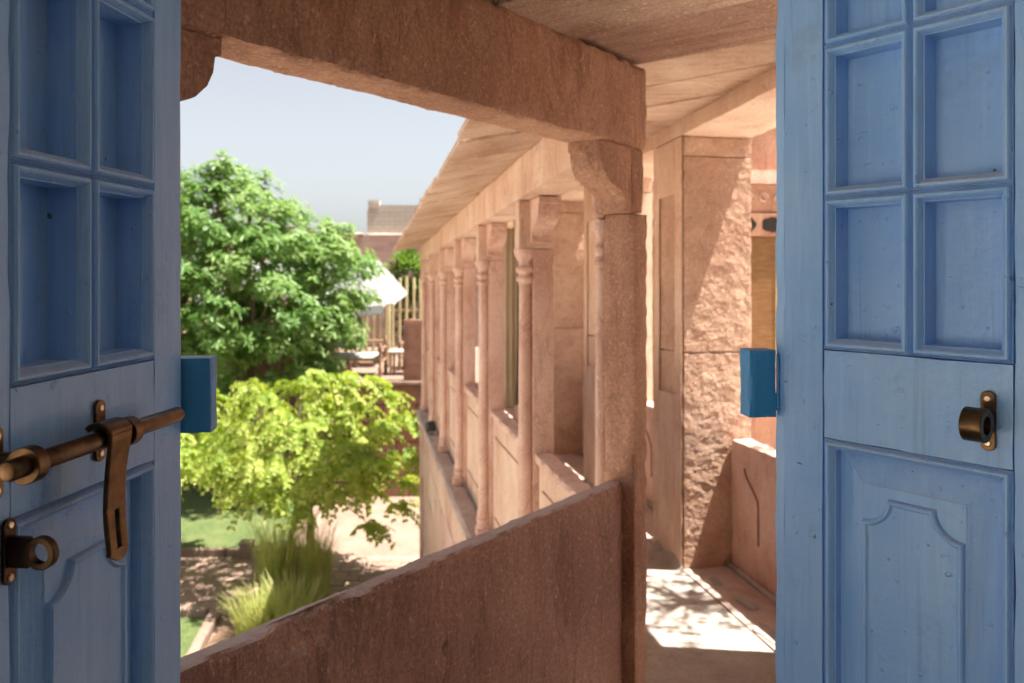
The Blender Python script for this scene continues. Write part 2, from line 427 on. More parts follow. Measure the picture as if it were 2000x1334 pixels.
# verandah floor: one cement sheet that follows the fitted tilt of the wing
def poly_sheet(name, pts, mat, thick=0.06, zfn=floor_z, up=0.0):
    mb = MB(); n = len(pts)
    vs = [Vector((x, y, zfn(x, y)+up)) for x, y in pts] + [Vector((x, y, zfn(x, y)+up-thick)) for x, y in pts]
    fs = [tuple(range(n)), tuple(range(2*n-1, n-1, -1))] + [(i, (i+1) % n, n+(i+1) % n, n+i) for i in range(n)]
    mb.add(vs, fs)
    return mb.build(name, mat)
def xy(v): return (v.x, v.y)
p1 = xy(WC(1.52, -0.3, 0)); 
struct(poly_sheet('verandah_floor', [xy(WW(-0.9, 0.02, 0)), xy(WW(2.35, 0.02, 0)), xy(WC(1.07, 1.0, 0)), xy(WC(1.07, 11.1, 0)), xy(WC(0.05, 11.1, 0)), xy(WC(0.05, 2.45, 0)), xy(WB(1.52, 0.06, 0)), xy(WB(-0.45, 0.06, 0))], 'cement'))
# strip of red floor slabs between the inner piers and the parapet
fl = MB()
fl.rbox(1.07, 1.37, 0.9, 11.0, -1.72, -1.648, lambda m, q, h: WC(m, q, h), res=(0.05, 0.12, 0.05), amp=0.003, edge=0.004)
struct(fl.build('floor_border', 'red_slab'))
# cement smears and fillets on the floor border
fx = MB()
for (m0, q0, r) in ((1.20, 3.92, 0.10), (1.13, 3.55, 0.12), (1.17, 4.22, 0.07), (1.25, 3.40, 0.06)):
    ring = []
    for i in range(18):
        a = 2*math.pi*i/18
        rr = r*(0.7+0.6*noise.noise(Vector((math.cos(a)*1.4+m0*9, math.sin(a)*1.4+q0*5, 0))))
        ring.append((m0+rr*0.62*math.cos(a), q0+rr*1.5*math.sin(a)))
    fx.add([WC(m, q, -1.6435) for m, q in ring], [tuple(range(18))])
struct(fx.build('cement_patches', 'cement'))

# doorway wall of the room and room shell
rw = thing('doorway_wall', WW(0.4, 0, 0), 'cream plastered wall around the blue double doors', 'wall')
w = MB(); w.box(-1.9, -0.09, -0.02, 0.028, -0.1, 2.75, WW); w.build('wall_section', 'plaster', rw)
w = MB(); w.box(0.892, 2.45, -0.02, 0.028, -0.1, 2.75, WW); w.build('wall_section', 'plaster', rw)
w = MB(); w.box(-0.0895, 0.8915, -0.02, 0.028, 2.34, 2.75, WW); w.build('wall_section', 'plaster', rw)
w = MB(); w.box(-2.2, 2.6, -3.2, 0.03, 2.76, 2.9, WW); struct(w.build('ceiling_room', 'plaster'))
w = MB(); w.box(-2.2, 2.6, -3.2, 0.015, -0.2, 0.03, WW); struct(w.build('floor_room', 'cement'))
w = MB(); w.box(-2.2, 2.6, -3.35, -3.201, 0.0, 2.759, WW); struct(w.build('wall_back', 'plaster'))
wlft = MB(); wlft.box(-1.95, -1.75, -0.16, -0.021, 0.0, 2.759, WW); wlft.box(-1.95, -1.75, -3.2, -2.9, 0.0, 2.759, WW)
wlft.box(-1.95, -1.75, -2.899, -0.161, 2.66, 2.759, WW); wlft.box(-1.95, -1.75, -2.899, -0.161, 0.031, 0.25, WW)   # wide opening added in the unseen wall to light the right door
struct(wlft.build('wall_left', 'plaster'))
w = MB(); w.box(2.46, 2.6, -3.2, -0.2, 0.0, 2.76, WW); struct(w.build('wall_right', 'room_wall'))

# bay beam
def beam_chip(q, on):
    return q
bm_ = MB(); bm_.rbox(-0.42, 1.60, 0.0, 0.145, SOF_Z, CEIL_Z+0.02, WB, res=(0.0125, 0.018, 0.02), amp=0.0028, edge=0.0055, freq=14)
tag(bm_.build('lintel_beam', 'red_sandstone'), 'heavy dark red sandstone beam spanning the top of the corner opening', 'beam')

# bay parapet slab, with the flaked hollow on its top inner arris
PAR_Z = 1.0
def par_chip(q, on):
    s, t, z = q
    s_ = s-0.285+0.35*(PAR_Z-z); d = math.hypot(s_/0.105, (z-PAR_Z)/0.072)*(1+0.16*noise.noise(Vector((s*22, z*22, 5))))
    if t < 0.075 and d < 1: q = Vector((s, t+0.042*math.sqrt(1-d)*(0.8+0.3*noise.noise(Vector((s*45, z*45, 1)))), z-(0.006*(1-d) if on[2] else 0)))
    if on[1] and t < 0.07:
        d2 = math.hypot((s-1.30)/0.03, (z-0.955)/0.02)
        if d2 < 1: q = Vector((q.x, q.y+0.008*(1-d2), q.z))
        cr = abs((s-0.665) - 0.016*noise.noise(Vector((z*30, 4, 2))) - 0.006*math.sin(z*70))
        if 0.60 < z < 0.80+0.03*math.sin(s*90) and cr < 0.009: q = Vector((q.x, q.y+0.007*(1-cr/0.009), q.z))
        cr = abs((z-0.80) + 0.35*(s-0.6))
        if 0.50 < s < 0.66 and cr < 0.008: q = Vector((q.x, q.y+0.004, q.z))
    if on[2] and z > PAR_Z-0.03:
        q = Vector((q.x, q.y, q.z + 0.003*noise.noise(Vector((s*7, t*9, 3)))))
    return q
pp = MB(); pp.rbox(-0.40, 1.518, 0.045, 0.102, -0.15, PAR_Z, WB, res=(0.0105, 0.0115, 0.018), amp=0.0016, edge=0.006, freq=12, chip=par_chip)
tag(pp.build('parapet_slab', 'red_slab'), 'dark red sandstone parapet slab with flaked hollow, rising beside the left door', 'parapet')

CORB = [(0.20, 0.0), (0.198, -0.028), (0.186, -0.032), (0.183, -0.060), (0.172, -0.085), (0.150, -0.108), (0.118, -0.124), (0.085, -0.133), (0.058, -0.143), (0.040, -0.158), (0.032, -0.178), (0.032, -0.208), (0.0, -0.212)]
def corbel(mb, fn, base, sgn, t0, t1, ztop, sc=1.0):
    poly = [(base+sgn*p*sc, ztop+z*sc) for p, z in CORB]+[(base-sgn*0.03, ztop-0.212*sc), (base-sgn*0.03, ztop)]
    # subdivide the profile for worn edges
    fine = []
    for i in range(len(poly)):
        a, b = poly[i], poly[(i+1) % len(poly)]
        k = max(1, int(math.hypot(a[0]-b[0], a[1]-b[1])/0.010))
        for j in range(k): fine.append((a[0]+(b[0]-a[0])*j/k, a[1]+(b[1]-a[1])*j/k))
    mb.prism(fine, t0, t1, fn, nd=6, smooth=False, jit=0.003)
COLONETTE_CAP = [(0.036, 0.0), (0.036, 0.012), (0.046, 0.018), (0.048, 0.030), (0.040, 0.038), (0.036, 0.05), (0.042, 0.058), (0.050, 0.066), (0.050, 0.078), (0.040, 0.086), (0.036, 0.10), (0.040, 0.115), (0.052, 0.135), (0.060, 0.15), (0.060, 0.17)]
def bay_pillar(label, s0, s1, sg):
    sm = (s0+s1)/2
    t = thing('corner_pillar', WB(sm, 0.06, floor_z(0, 2.5)), label, 'pillar')
    m = MB(); m.rbox(s0, s1, 0.0, 0.118, -0.2, 1.878, WB, res=0.018, amp=0.0022, edge=0.0035, freq=14); m.build('shaft', 'red_sandstone', t)
    m = MB(); m.rbox(s0+0.004, s1-0.004, 0.012, 0.110, 1.879, SOF_Z-0.001, WB, res=0.02, amp=0.002, edge=0.003); m.build('neck_block', 'red_sandstone', t)
    m = MB(); corbel(m, WB, s0 if sg < 0 else s1, sg, 0.016, 0.128, SOF_Z-0.0015); m.build('bracket', 'red_sandstone', t)
    c = WB(sm, 0.142, 0)
    fn = lambda x, y, z: Vector((c.x+x, c.y+y, z))
    m = MB(); m.lathe([(0.030, -0.1), (0.030, 1.69)], fn, 18); m.build('colonette', 'pink_carved', t)
    m = MB(); m.lathe([(r*0.72, 1.691+z) for r, z in COLONETTE_CAP], fn, 18); m.build('capital', 'pink_carved', t)
    m = MB(); m.rbox(s0+0.006, s1-0.006, 0.1195, 0.17, 1.863, SOF_Z-0.002, WB, res=0.02, amp=0.002, edge=0.003); m.build('cap_block', 'pink_carved', t)
    return t
bay_pillar('slim dark red pillar at the bend, with scrolled bracket, between parapet and walkway', 1.513, 1.600, -1)
bay_pillar('pillar behind the left door, only its rounded bracket end showing under the beam', -0.232, -0.142, 1)

# bay ceiling: stone slabs laid square to the beam
def clip(poly, a, b, c):            # keep a*x+b*y <= c
    out = []
    for i in range(len(poly)):
        p, q = poly[i], poly[(i+1) % len(poly)]
        dp = a*p[0]+b*p[1]-c; dq = a*q[0]+b*q[1]-c
        if dp <= 0: out.append(p)
        if (dp < 0) != (dq < 0):
            t = dp/(dp-dq); out.append((p[0]+(q[0]-p[0])*t, p[1]+(q[1]-p[1])*t))
    return out
def half_wall(b): return (-WN.x, -WN.y, -(WN.dot(OW)+b))      # keep beyond the door wall plane
def half_m(mm, keep_less=True):
    c = MC.dot(OC)+mm
    return (MC.x, MC.y, c) if keep_less else (-MC.x, -MC.y, -c)
def half_q(qq): 
    return (UC.x, UC.y, UC.dot(OC)+qq)
def slab(parent, name, poly, z0, th, mat, zf):
    mb = MB(); n = len(poly)
    if n < 3: return
    # fine subdivision is done by the bump; keep worn edges through a bevel
    vs = [Vector((x, y, zf(x, y)+z0)) for x, y in poly]+[Vector((x, y, zf(x, y)+z0+th)) for x, y in poly]
    mb.add(vs, [tuple(range(n)), tuple(range(2*n-1, n-1, -1))]+[(i, (i+1) % n, n+(i+1) % n, n+i) for i in range(n)])
    mb.build(name, mat, parent, bevel=0.006)
def empty_struct(name, loc):
    o = bpy.data.objects.new(name, None); COL.objects.link(o); o.location = loc; o['kind'] = 'structure'
    RM[o] = Matrix.Translation(-Vector(loc)); return o
ceil = empty_struct('ceiling', WB(0.6, -0.6, CEIL_Z))
edges = [-0.6, -0.28, 0.10, 0.44, 0.80, 1.19, 1.607]
zoff = [0.0, 0.012, 0.0, 0.022, -0.008, 0.014]
sandstone('bay_slab_pale', (0.74, 0.56, 0.44), (0.52, 0.325, 0.235), (0.24, 0.12, 0.082), (1.8, 0.2, 1), 3.2, 0.8, rotz=-math.atan2(NB.y, NB.x)+R(90))
bayslab = sandstone('bay_slab', (0.62, 0.42, 0.32), (0.42, 0.235, 0.165), (0.20, 0.095, 0.064), (1.8, 0.2, 1), 2.6, 0.8, rotz=-math.atan2(NB.y, NB.x)+R(90))
for k in range(len(edges)-1):
    a, b = edges[k]+0.011, edges[k+1]-0.011
    poly = [xy(WB(a, 0.14, 0)), xy(WB(b, 0.14, 0)), xy(WB(b, -3.2, 0)), xy(WB(a, -3.2, 0))]
    poly = clip(poly, *half_wall(0.03)); 
    if poly: poly = clip(poly, *half_m(1.5))
    if poly: slab(ceil, 'ceiling_slab', poly, CEIL_Z+zoff[k]+0.021, 0.07, 'bay_slab_pale' if k in (2, 4) else 'bay_slab', lambda x, y: 0)
# higher ceiling of the walkway
H_SOF, H_CEIL = 0.94, 1.03
edges = [1.607, 2.02, 2.36, 2.78, 3.15, 3.55, 3.95]
for k in range(len(edges)-1):
    a, b = edges[k]+0.007, edges[k+1]-0.007
    poly = [xy(WB(a, 4, 0)), xy(WB(b, 4, 0)), xy(WB(b, -3.2, 0)), xy(WB(a, -3.2, 0))]
    poly = clip(poly, *half_m(0.15, False))
    if poly: poly = clip(poly, *half_m(1.5))
    if poly: poly = clip(poly, *half_wall(0.03))
    if poly: poly = clip(poly, *half_q(7.5))
    if poly: slab(ceil, 'ceiling_slab', poly, CAM_Z+H_CEIL+random.uniform(0, 0.014), 0.07, 'pink_slab', lambda x, y: wing_tilt(y))
# rest of the walkway roof beyond, laid across the wing
polyA = clip([xy(WB(3.953, 9, 0)), xy(WB(12, 9, 0)), xy(WB(12, -8, 0)), xy(WB(3.953, -8, 0))], *half_m(0.15, False))
polyA = clip(polyA, *half_m(1.5)); polyA = clip(polyA, *half_q(11.1))
for k in range(9):
    q0 = 3.0+0.95*k
    pk = clip(polyA, *half_q(q0+0.94)); c = UC.dot(OC)+q0
    pk = clip(pk, -UC.x, -UC.y, -c) if pk else pk
    if len(pk) >= 3: slab(ceil, 'ceiling_slab', pk, CAM_Z+H_CEIL+0.004*(k % 3), 0.07, 'pink_slab', lambda x, y: wing_tilt(y))
# flat stone roof over bay and wing
def roof_piece(poly, z, zf):
    mb = MB(); n = len(poly)
    vs = [Vector((x, y, zf(x, y)+z)) for x, y in poly]+[Vector((x, y, zf(x, y)+z+0.1)) for x, y in poly]
    mb.add(vs, [tuple(range(n)), tuple(range(2*n-1, n-1, -1))]+[(i, (i+1) % n, n+(i+1) % n, n+i) for i in range(n)])
    return mb
rp = roof_piece([xy(WB(-0.5, 0.13, 0)), xy(WC(1.52, 0.0, 0)), xy(WC(1.52, 3.4, 0)), xy(WC(0.15, 2.62, 0)), xy(WB(1.52, 0.13, 0))], CAM_Z+H_CEIL+0.13, lambda x, y: wing_tilt(y))
struct(rp.build('roof_bay', 'cement'))
rp = roof_piece([xy(WC(0.02, 2.62, 0)), xy(WC(1.52, 2.62, 0)), xy(WC(1.52, 11.1, 0)), xy(WC(0.02, 11.1, 0))], CAM_Z+H_CEIL+0.235, lambda x, y: wing_tilt(y))
struct(rp.build('roof_wing', 'cement'))
# wall strip above the bay beam, under the roof
w = MB(); w.box(-0.42, 1.605, 0.02, 0.13, CEIL_Z+0.1, CAM_Z+H_CEIL+0.06, WB)
tag(w.build('upper_wall', 'pink_sandstone'), 'sandstone wall band above the corner beam and its eave', 'wall')

# ------------------------------------------------------------------ the arcade wing
QC = [2.4926+1.4203*i for i in range(7)]
Q_END = 11.13
ROT_C = math.atan2(MC.y, MC.x)      # local x = inwards, local y = along the wing
def arcade_column():
    t = thing('arcade_column', (0, 0, 0), 'x', 'column', 'columns along the arcade')
    m = MB(); m.rbox(0.028, 0.135, -0.052, 0.052, -0.02, 1.879, None, res=0.03, amp=0.002, edge=0.003); m.build('pier', 'pink_carved', t)
    m = MB(); m.rbox(-0.046, 0.135, -0.056, 0.056, 1.8795, 2.118, None, res=0.03, amp=0.0015, edge=0.003); m.build('cap_block', 'pink_sandstone', t)
    for sg in (-1, 1):
        m = MB(); corbel(m, lambda s, tt, z: Vector((tt, s, z)), 0.056*sg, sg, 0.012, 0.118, 2.1185); m.build('bracket', 'pink_carved', t)
    m = MB(); m.lathe([(0.047, 0.16), (0.040, 0.19), (0.0385, 0.3), (0.0365, 1.0), (0.034, 1.7)], ident, 20); m.build('shaft', 'pink_carved', t)
    m = MB(); m.lathe([(r, 1.701+z*1.05) for r, z in COLONETTE_CAP], ident, 20); m.build('capital', 'pink_carved', t)
    m = MB(); m.rbox(-0.055, 0.027, -0.055, 0.055, -0.012, 0.06, None, res=0.025, amp=0.001, edge=0.003)
    m.lathe([(0.052, 0.0605), (0.054, 0.075), (0.046, 0.085), (0.044, 0.10), (0.052, 0.112), (0.052, 0.125), (0.043, 0.135), (0.047, 0.1595)], ident, 20); m.build('base', 'pink_carved', t)
    return t
ORD = ['nearest', 'second', 'third', 'fourth', 'fifth', 'farthest']
proto = None
for i in range(1, 7):
    p = WC(0, QC[i], -1.66)
    if proto is None: proto = arcade_column(); o = proto
    else: o = copy_tree(proto)
    o.location = p; o.rotation_euler = (0, 0, ROT_C)
    o['label'] = '%s of the pink sandstone arcade columns, counting away from the bend' % ORD[i-1]
# parapet panels between the columns
for i in range(6):
    q0 = QC[i]+(0.10 if i else 0.05); q1 = QC[i+1]-0.054
    t = thing('arcade_parapet', WC(0.08, (q0+q1)/2, -1.66), '%s low sandstone parapet panel of the arcade, counting away from the bend' % ORD[i], 'parapet', 'parapet panels of the arcade')
    m = MB(); m.rbox(0.055, 0.105, q0-0.048 if i else q0, q1+0.0, -1.70, -0.846, WC, res=0.045, amp=0.0015, edge=0.003); m.build('panel', 'pink_sandstone', t)
    m = MB(); m.rbox(0.030, 0.130, q0-0.045 if i else q0, q1-0.001, -0.845, -0.79, WC, res=0.03, amp=0.003, edge=0.008); m.build('sill', 'pink_carved', t)
    for (a, b, c, d) in ((q0+0.10, q1-0.10, -0.965, -0.955), (q0+0.10, q1-0.10, -1.50, -1.49)):
        m = MB(); m.box(0.0505, 0.054, a, b, c, d, WC); m.build('carved_line', 'red_sandstone', t)
# beam, fascia
def WCs(m, q, h):
    return WC(m, q+max(0, (m+0.05)*0.885*(3.0-q)/0.4) if q < 3.0 else q, h)
w = MB(); w.rbox(-0.05, 0.13, 2.605, Q_END, 0.4595, 0.668, WCs, res=(0.045, 0.06, 0.04), amp=0.0025, edge=0.004)
tag(w.build('arcade_beam', 'pink_sandstone'), 'long pale sandstone beam over the arcade columns, under the eave', 'beam')
w = MB(); w.box(-0.03, 0.13, 2.80, Q_END, 0.6700, 1.09, WC)
tag(w.build('arcade_upper_wall', 'pink_sandstone'), 'sandstone wall band above the arcade eave', 'wall')
# eave of sloping slabs, mitred with the one of the bay
ev = thing('arcade_eave', WC(-0.25, 6.8, 0.6), 'sloping sandstone eave projecting over the arcade', 'eave')
EO = -0.43
qs = [2.62]
while qs[-1] < Q_END-0.1: qs.append(min(Q_END+0.12, qs[-1]+random.uniform(0.46, 0.66)))
for k in range(len(qs)-1):
    a, b = qs[k]+0.002, qs[k+1]-0.002
    jz = random.uniform(-0.006, 0.006)
    def EV(x, q, z, jz=jz, k=k):
        # x: 0 at wall, 1 at tip; the first slab follows the mitre
        m = -0.048+x*(EO+0.048)
        qq = q
        if k == 0: qq = q+(m+0.05)*0.885*(qs[1]-q)/(qs[1]-qs[0])
        return WC(m, qq, 0.655-0.075*x+z+jz)
    m = MB(); m.rbox(0.0, 1.0+random.uniform(-0.02, 0.02), a, b, 0.0, 0.035, EV, res=(0.06, 0.06, 0.02), amp=0.0022, edge=0.004, freq=8)
    m.build('eave_slab', 'pink_slab', ev)
# ledge under the columns and the storey below
w = MB(); w.rbox(-0.112, 0.054, 2.55, Q_END, -1.745, -1.661, WC, res=(0.025, 0.035, 0.03), amp=0.006, edge=0.012, freq=6)
tag(w.build('stone_ledge', 'ledge_stone'), 'worn grey stone ledge under the arcade columns', 'ledge')
lw = thing('lower_wall', WC(0, 7, -3.7), 'lower storey wall of red sandstone blocks beneath the arcade ledge', 'wall')
def WCg(m, q, z):
    p = OC + UC*q + MC*m
    return Vector((p.x, p.y, z))
LT = lambda y: CAM_Z-1.747+wing_tilt(y)
m = MB()
a = [WCg(mm, qq, 0) for mm in (0.0, 1.5) for qq in (2.0, Q_END)]
vs = [Vector((v.x, v.y, GZ-0.2)) for v in a]+[Vector((v.x, v.y, LT(v.y))) for v in a]
m.add(vs, [(0, 1, 3, 2), (4, 6, 7, 5), (0, 4, 5, 1), (2, 3, 7, 6), (0, 2, 6, 4), (1, 5, 7, 3)]); m.build('core', 'mortar', lw)
zz = [GZ-0.05, -2.45, -2.0, -1.55, -1.12, -0.70, -0.30]
for r in range(6):
    q = 3.0+0.35*(r % 2)
    while q < Q_END-0.62:
        L = random.uniform(0.7, 1.15); q1 = min(q+L, Q_END-0.42)
        if q1 > Q_END-0.60: q1 = Q_END-0.42
        z1 = zz[r+1]-0.004
        if r == 5: z1 = LT(WCg(0, q1, 0).y)-0.002
        m = MB(); m.rbox(-0.035-random.uniform(0, 0.008), 0.02, q+0.003, q1-0.003, zz[r]+0.004, z1, WCg, res=0.07, amp=0.003, edge=0.005)
        m.build('stone_block', random.choice(['pink_carved', 'pink_sandstone', 'pink_carved']), lw); q = q1
m = MB(); m.rbox(-0.06, 0.02, Q_END-0.26, Q_END, GZ-0.05, LT(WCg(0, Q_END, 0).y)-0.002, WCg, res=0.06, amp=0.002, edge=0.004); m.build('pilaster', 'pink_carved', lw)
m = MB(); m.box(-0.015, 0.01, Q_END-0.41, Q_END-0.265, GZ, -0.42, WCg); m.build('recess', 'terrace_red', lw)
# storey below the bay
m = MB(); m.box(-0.45, 1.58, 0.055, 0.10, GZ-0.2, -0.152, WB)
tag(m.build('lower_corner_wall', 'pink_carved'), 'lower storey wall beneath the corner parapet', 'wall')
# inner side of the wing: piers, beam and parapets
MI, TH = 1.0756, 0.44
PQ = [4.464+1.65*k for k in range(-2, 5)]
PLAB = ['inner pier beside the doorway wall, behind the right door', 'inner pier hidden behind the right blue door', 'sunlit rough stone inner pier beside the right door', 'second visible inner pier, seen past the dark corner pillar', 'third inner pier, glimpsed between the corner pillar and the nearest column', 'inner pier deep in the walkway, before the last one', 'last inner pier at the far end of the walkway']
def rough_chip(q, on):
    if on[1]:
        w = Vector((q.x*1.0, 0.3, q.z))
        g = noise.noise(w*14)*0.0035+noise.noise(w*48)*0.0026+noise.noise(w*100)*0.0028
        return Vector((q.x, q.y+g, q.z))
    return q
for k, q in enumerate(PQ):
    t = thing('inner_pier', WC(MI+0.2, q+0.23, -1.66), PLAB[k], 'pier', 'piers along the inner side of the walkway')
    fine = 0.0075 if k == 2 else 0.012 if k == 4 else 0.05
    hs = [-1.70, -0.36, 0.82, H_SOF-0.001]
    for j in range(3):
        m = MB()
        ch = None
        if k in (2, 4):
            ch = lambda v, on, q=q: (rough_chip(v, on) if v.y < q+0.1 else v)
        m.rbox(MI, MI+TH, q, q+0.46, hs[j]+0.0006, hs[j+1]-0.0006, WC, res=(fine, 0.06, fine), amp=0.002, edge=0.003, chip=ch)
        m.build('stone_block', 'rough_stone' if k in (2, 4) else 'pink_sandstone', t)
    # smooth facing with a sunk panel towards the walkway
    for (a, b, c, d) in ((q+0.004, q+0.10, -1.66, H_SOF-0.004), (q+0.36, q+0.455, -1.66, H_SOF-0.004), (q+0.101, q+0.359, 0.60, H_SOF-0.004), (q+0.101, q+0.359, -1.66, -0.62)):
        m = MB(); m.rbox(MI-0.016, MI-0.004, a, b, c, d, WC, res=(0.012, 0.05, 0.05), amp=0.0008, edge=0.002); m.build('facing', 'pink_sandstone', t)
    # cement fillet at the foot
    m = MB()
    def FIL(x, d, z, q=q):
        e = min(1.0, max(0.0, min(d-(q-0.03), (q+0.50)-d)/0.10)); n1 = noise.noise(Vector((d*8, x*6, 2)))
        return WC(MI-0.006-(MI-0.006-x)*(0.15+0.85*e)*(1+0.5*n1), d, -1.664+(z+1.664)*(0.1+0.9*e)*(1+0.4*n1))
    m.prism([(MI-0.08, -1.664), (MI-0.05, -1.645), (MI-0.03, -1.625), (MI-0.019, -1.60), (MI-0.006, -1.59), (MI-0.006, -1.664)], q-0.03, q+0.50, FIL, nd=18, smooth=True); m.build('cement_fillet', 'cement', t)
m = MB(); m.rbox(MI-0.012, MI+TH+0.004, 0.9, Q_END, H_SOF, H_CEIL+0.02, WC, res=(0.05, 0.08, 0.045), amp=0.002, edge=0.006)
tag(m.build('inner_beam', 'pink_sandstone'), 'pale sandstone beam carried by the inner piers of the walkway', 'beam')
m = MB(); m.box(MI+0.004, MI+TH, 0.9, Q_END, H_CEIL+0.075, H_CEIL+0.128, WC)
tag(m.build('inner_upper_wall', 'pink_sandstone'), 'sandstone course between inner beam and roof', 'wall')
for k in range(len(PQ)-1):
    q0, q1 = PQ[k]+0.462, PQ[k+1]-0.004
    lab = {1: 'pink sandstone parapet with carved ogee line, next to the right blue door', 2: 'inner parapet just past the sunlit rough pier'}.get(k, None) or ['inner parapet between the doorway wall and the hidden pier', '', '', 'inner parapet seen between corner pillar and third inner pier', 'inner parapet deep in the walkway', 'inner parapet by the last pier of the walkway'][k]
    t = thing('inner_parapet', WC(MI+0.37, (q0+q1)/2, -1.66), lab, 'parapet', 'parapets along the inner side of the walkway')
    m = MB(); m.rbox(MI+0.30, MI+TH-0.01, q0, q1, -1.70, -0.88, WC, res=0.035, amp=0.002, edge=0.006); m.build('slab', 'pink_carved', t)
    # carved double-curved groove lines near the pier end, standing as a thin bead
    pts = []
    for u in range(9):
        v = u/8; pts.append(WC(MI+0.297, q1-0.34+0.16*(0.5-0.5*math.cos(math.pi*v)), -1.20+0.18*v))
    pts = [WC(MI+0.297, q1-0.34, -1.42)]+pts
    m = MB(); m.tube(pts, 0.006, 6); m.build('carved_line', 'terrace_red', t)
    m = MB(); m.rbox(MI+0.27, MI+0.299, q0, q1, -1.655, -1.62, WC, res=0.03, amp=0.003, edge=0.006); m.build('cement_fillet', 'cement', t)
# inner court beyond
struct(poly_sheet('court_floor', [xy(WC(1.37, 0.6, 0)), xy(WC(6.5, 0.6, 0)), xy(WC(6.5, 12, 0)), xy(WC(1.37, 12, 0))], 'pale_paving', zfn=lambda x, y: floor_z(x, y)-0.02))
cw = thing('court_building', WC(3.4, 7.2, -1.68), 'carved red sandstone front seen past the sunlit pier, with bamboo blind', 'building')
def WK(a, b, z):                    # wall across the court: a rightwards, b away
    p = OC + UC*(7.1+b) + MC*(1.7+a)
    return Vector((p.x, p.y, z))
m = MB(); m.box(-0.05, 3.6, 0.16, 0.4, -0.2, 4.2, WK); m.build('wall', 'red_sandstone', cw)
m = MB(); m.rbox(-0.05, 3.6, 0.0, 0.16, 2.05, 2.28, WK, res=0.05, amp=0.003, edge=0.004); m.build('lintel_course', 'red_sandstone', cw)
m = MB(); m.rbox(-0.05, 3.6, 0.03, 0.16, 2.285, 2.56, WK, res=0.06, amp=0.003, edge=0.004); m.build('frieze', 'red_sandstone', cw)
for k in range(22):
    c0 = 0.0+0.16*k
    m = MB()
    pts = [WK(c0+0.07+0.05*math.cos(a*0.5)*(1-a*0.045), 0.022, 2.43+0.055*math.sin(a*0.5)*(1-a*0.045)) for a in range(0, 17)]
    m.tube(pts, 0.011, 5); m.build('scroll', 'pink_carved', cw)
m = MB(); m.rbox(-0.05, 3.6, -0.02, 0.16, 2.565, 2.70, WK, res=0.06, amp=0.003, edge=0.004); m.build('cornice', 'pink_carved', cw)
# band whose lobed holes are flat dark plates, painted to stand for shade
m = MB(); m.box(-0.05, 3.6, 0.10, 0.158, 2.28-0.02, 2.286, WK); m.build('band', 'red_sandstone', cw)
for k in range(14):
    c0 = 0.0+0.26*k
    m = MB()
    poly = []
    for i in range(28):
        a = 2*math.pi*i/28
        rr = 0.085*(1+0.18*abs(math.cos(2.5*a)))
        poly.append((c0+0.12+rr*1.05*math.cos(a), 2.165+rr*0.8*math.sin(a)))
    m.prism(poly, -0.004, 0.012, WK); m.build('painted_hole', 'hole_shade', cw)
bl = thing('bamboo_blind', WK(1.2, 0.05, 0.9), 'orange bamboo roll blind hanging in the carved front beyond the pier', 'blind')
m = MB(); m.box(0.02, 2.6, 0.05, 0.062, 0.7, 2.045, WK); m.build('mat', 'bamboo_blind', bl)
for a in (0.32, 0.55, 0.95, 1.5, 2.1):
    m = MB(); m.tube([WK(a, 0.042, 2.04), WK(a, 0.042, 0.75)], 0.007, 6); m.build('cord', 'bamboo', bl)
m = MB(); m.box(0.49, 0.54, 0.035, 0.048, 1.45, 2.03, WK); m.build('tape', 'bamboo', bl)
# curtain strip tied beside the second column
m = MB(); pl = []
for i in range(40):
    u = i/39; pl.append((0.15+0.115*u, 5.5+0.007*math.sin(u*17)))
for i in range(40):
    u = 1-i/39; pl.append((0.15+0.115*u, 5.512+0.007*math.sin(u*17)))
ct = thing('rolled_curtain', WC(0.2, 5.5, -0.78), 'tall narrow ochre curtain gathered inside the arcade, beside the second column', 'curtain')
m.prism(pl, -0.80, 0.46, lambda x, d, z: WC(x, z, d), nd=8, smooth=True); m.build('cloth', 'curtain', ct)
m = MB(); m.tube([WC(0.272, 5.49, 0.46), WC(0.270, 5.485, -0.3), WC(0.262, 5.48, -0.79)], 0.008, 6); m.build('cord', 'black_cord', ct)
# small floodlight on the ledge
lp = WC(-0.065, QC[5]-0.42, -1.655)
sp = thing('spotlight', lp, 'small black floodlight lying on the worn ledge', 'lamp')
fn = F(lp+Vector((0, 0, 0.09)), 0.5)
m = MB(); m.lathe([(0.02, -0.05), (0.05, -0.04), (0.062, 0.0), (0.066, 0.05)], lambda x, y, z: fn(z, x, y), 16); m.build('housing', 'lamp_black', sp)
m = MB(); m.lathe([(0.055, 0.0505), (0.053, 0.054)], lambda x, y, z: fn(z, x, y), 16); m.build('lens', 'lens_glass', sp)
m = MB(); m.tube([fn(0, 0.075, 0), fn(0, 0.075, -0.08), fn(0, -0.075, -0.08), fn(0, -0.075, 0)], 0.008, 6); m.build('bracket', 'lamp_black', sp)

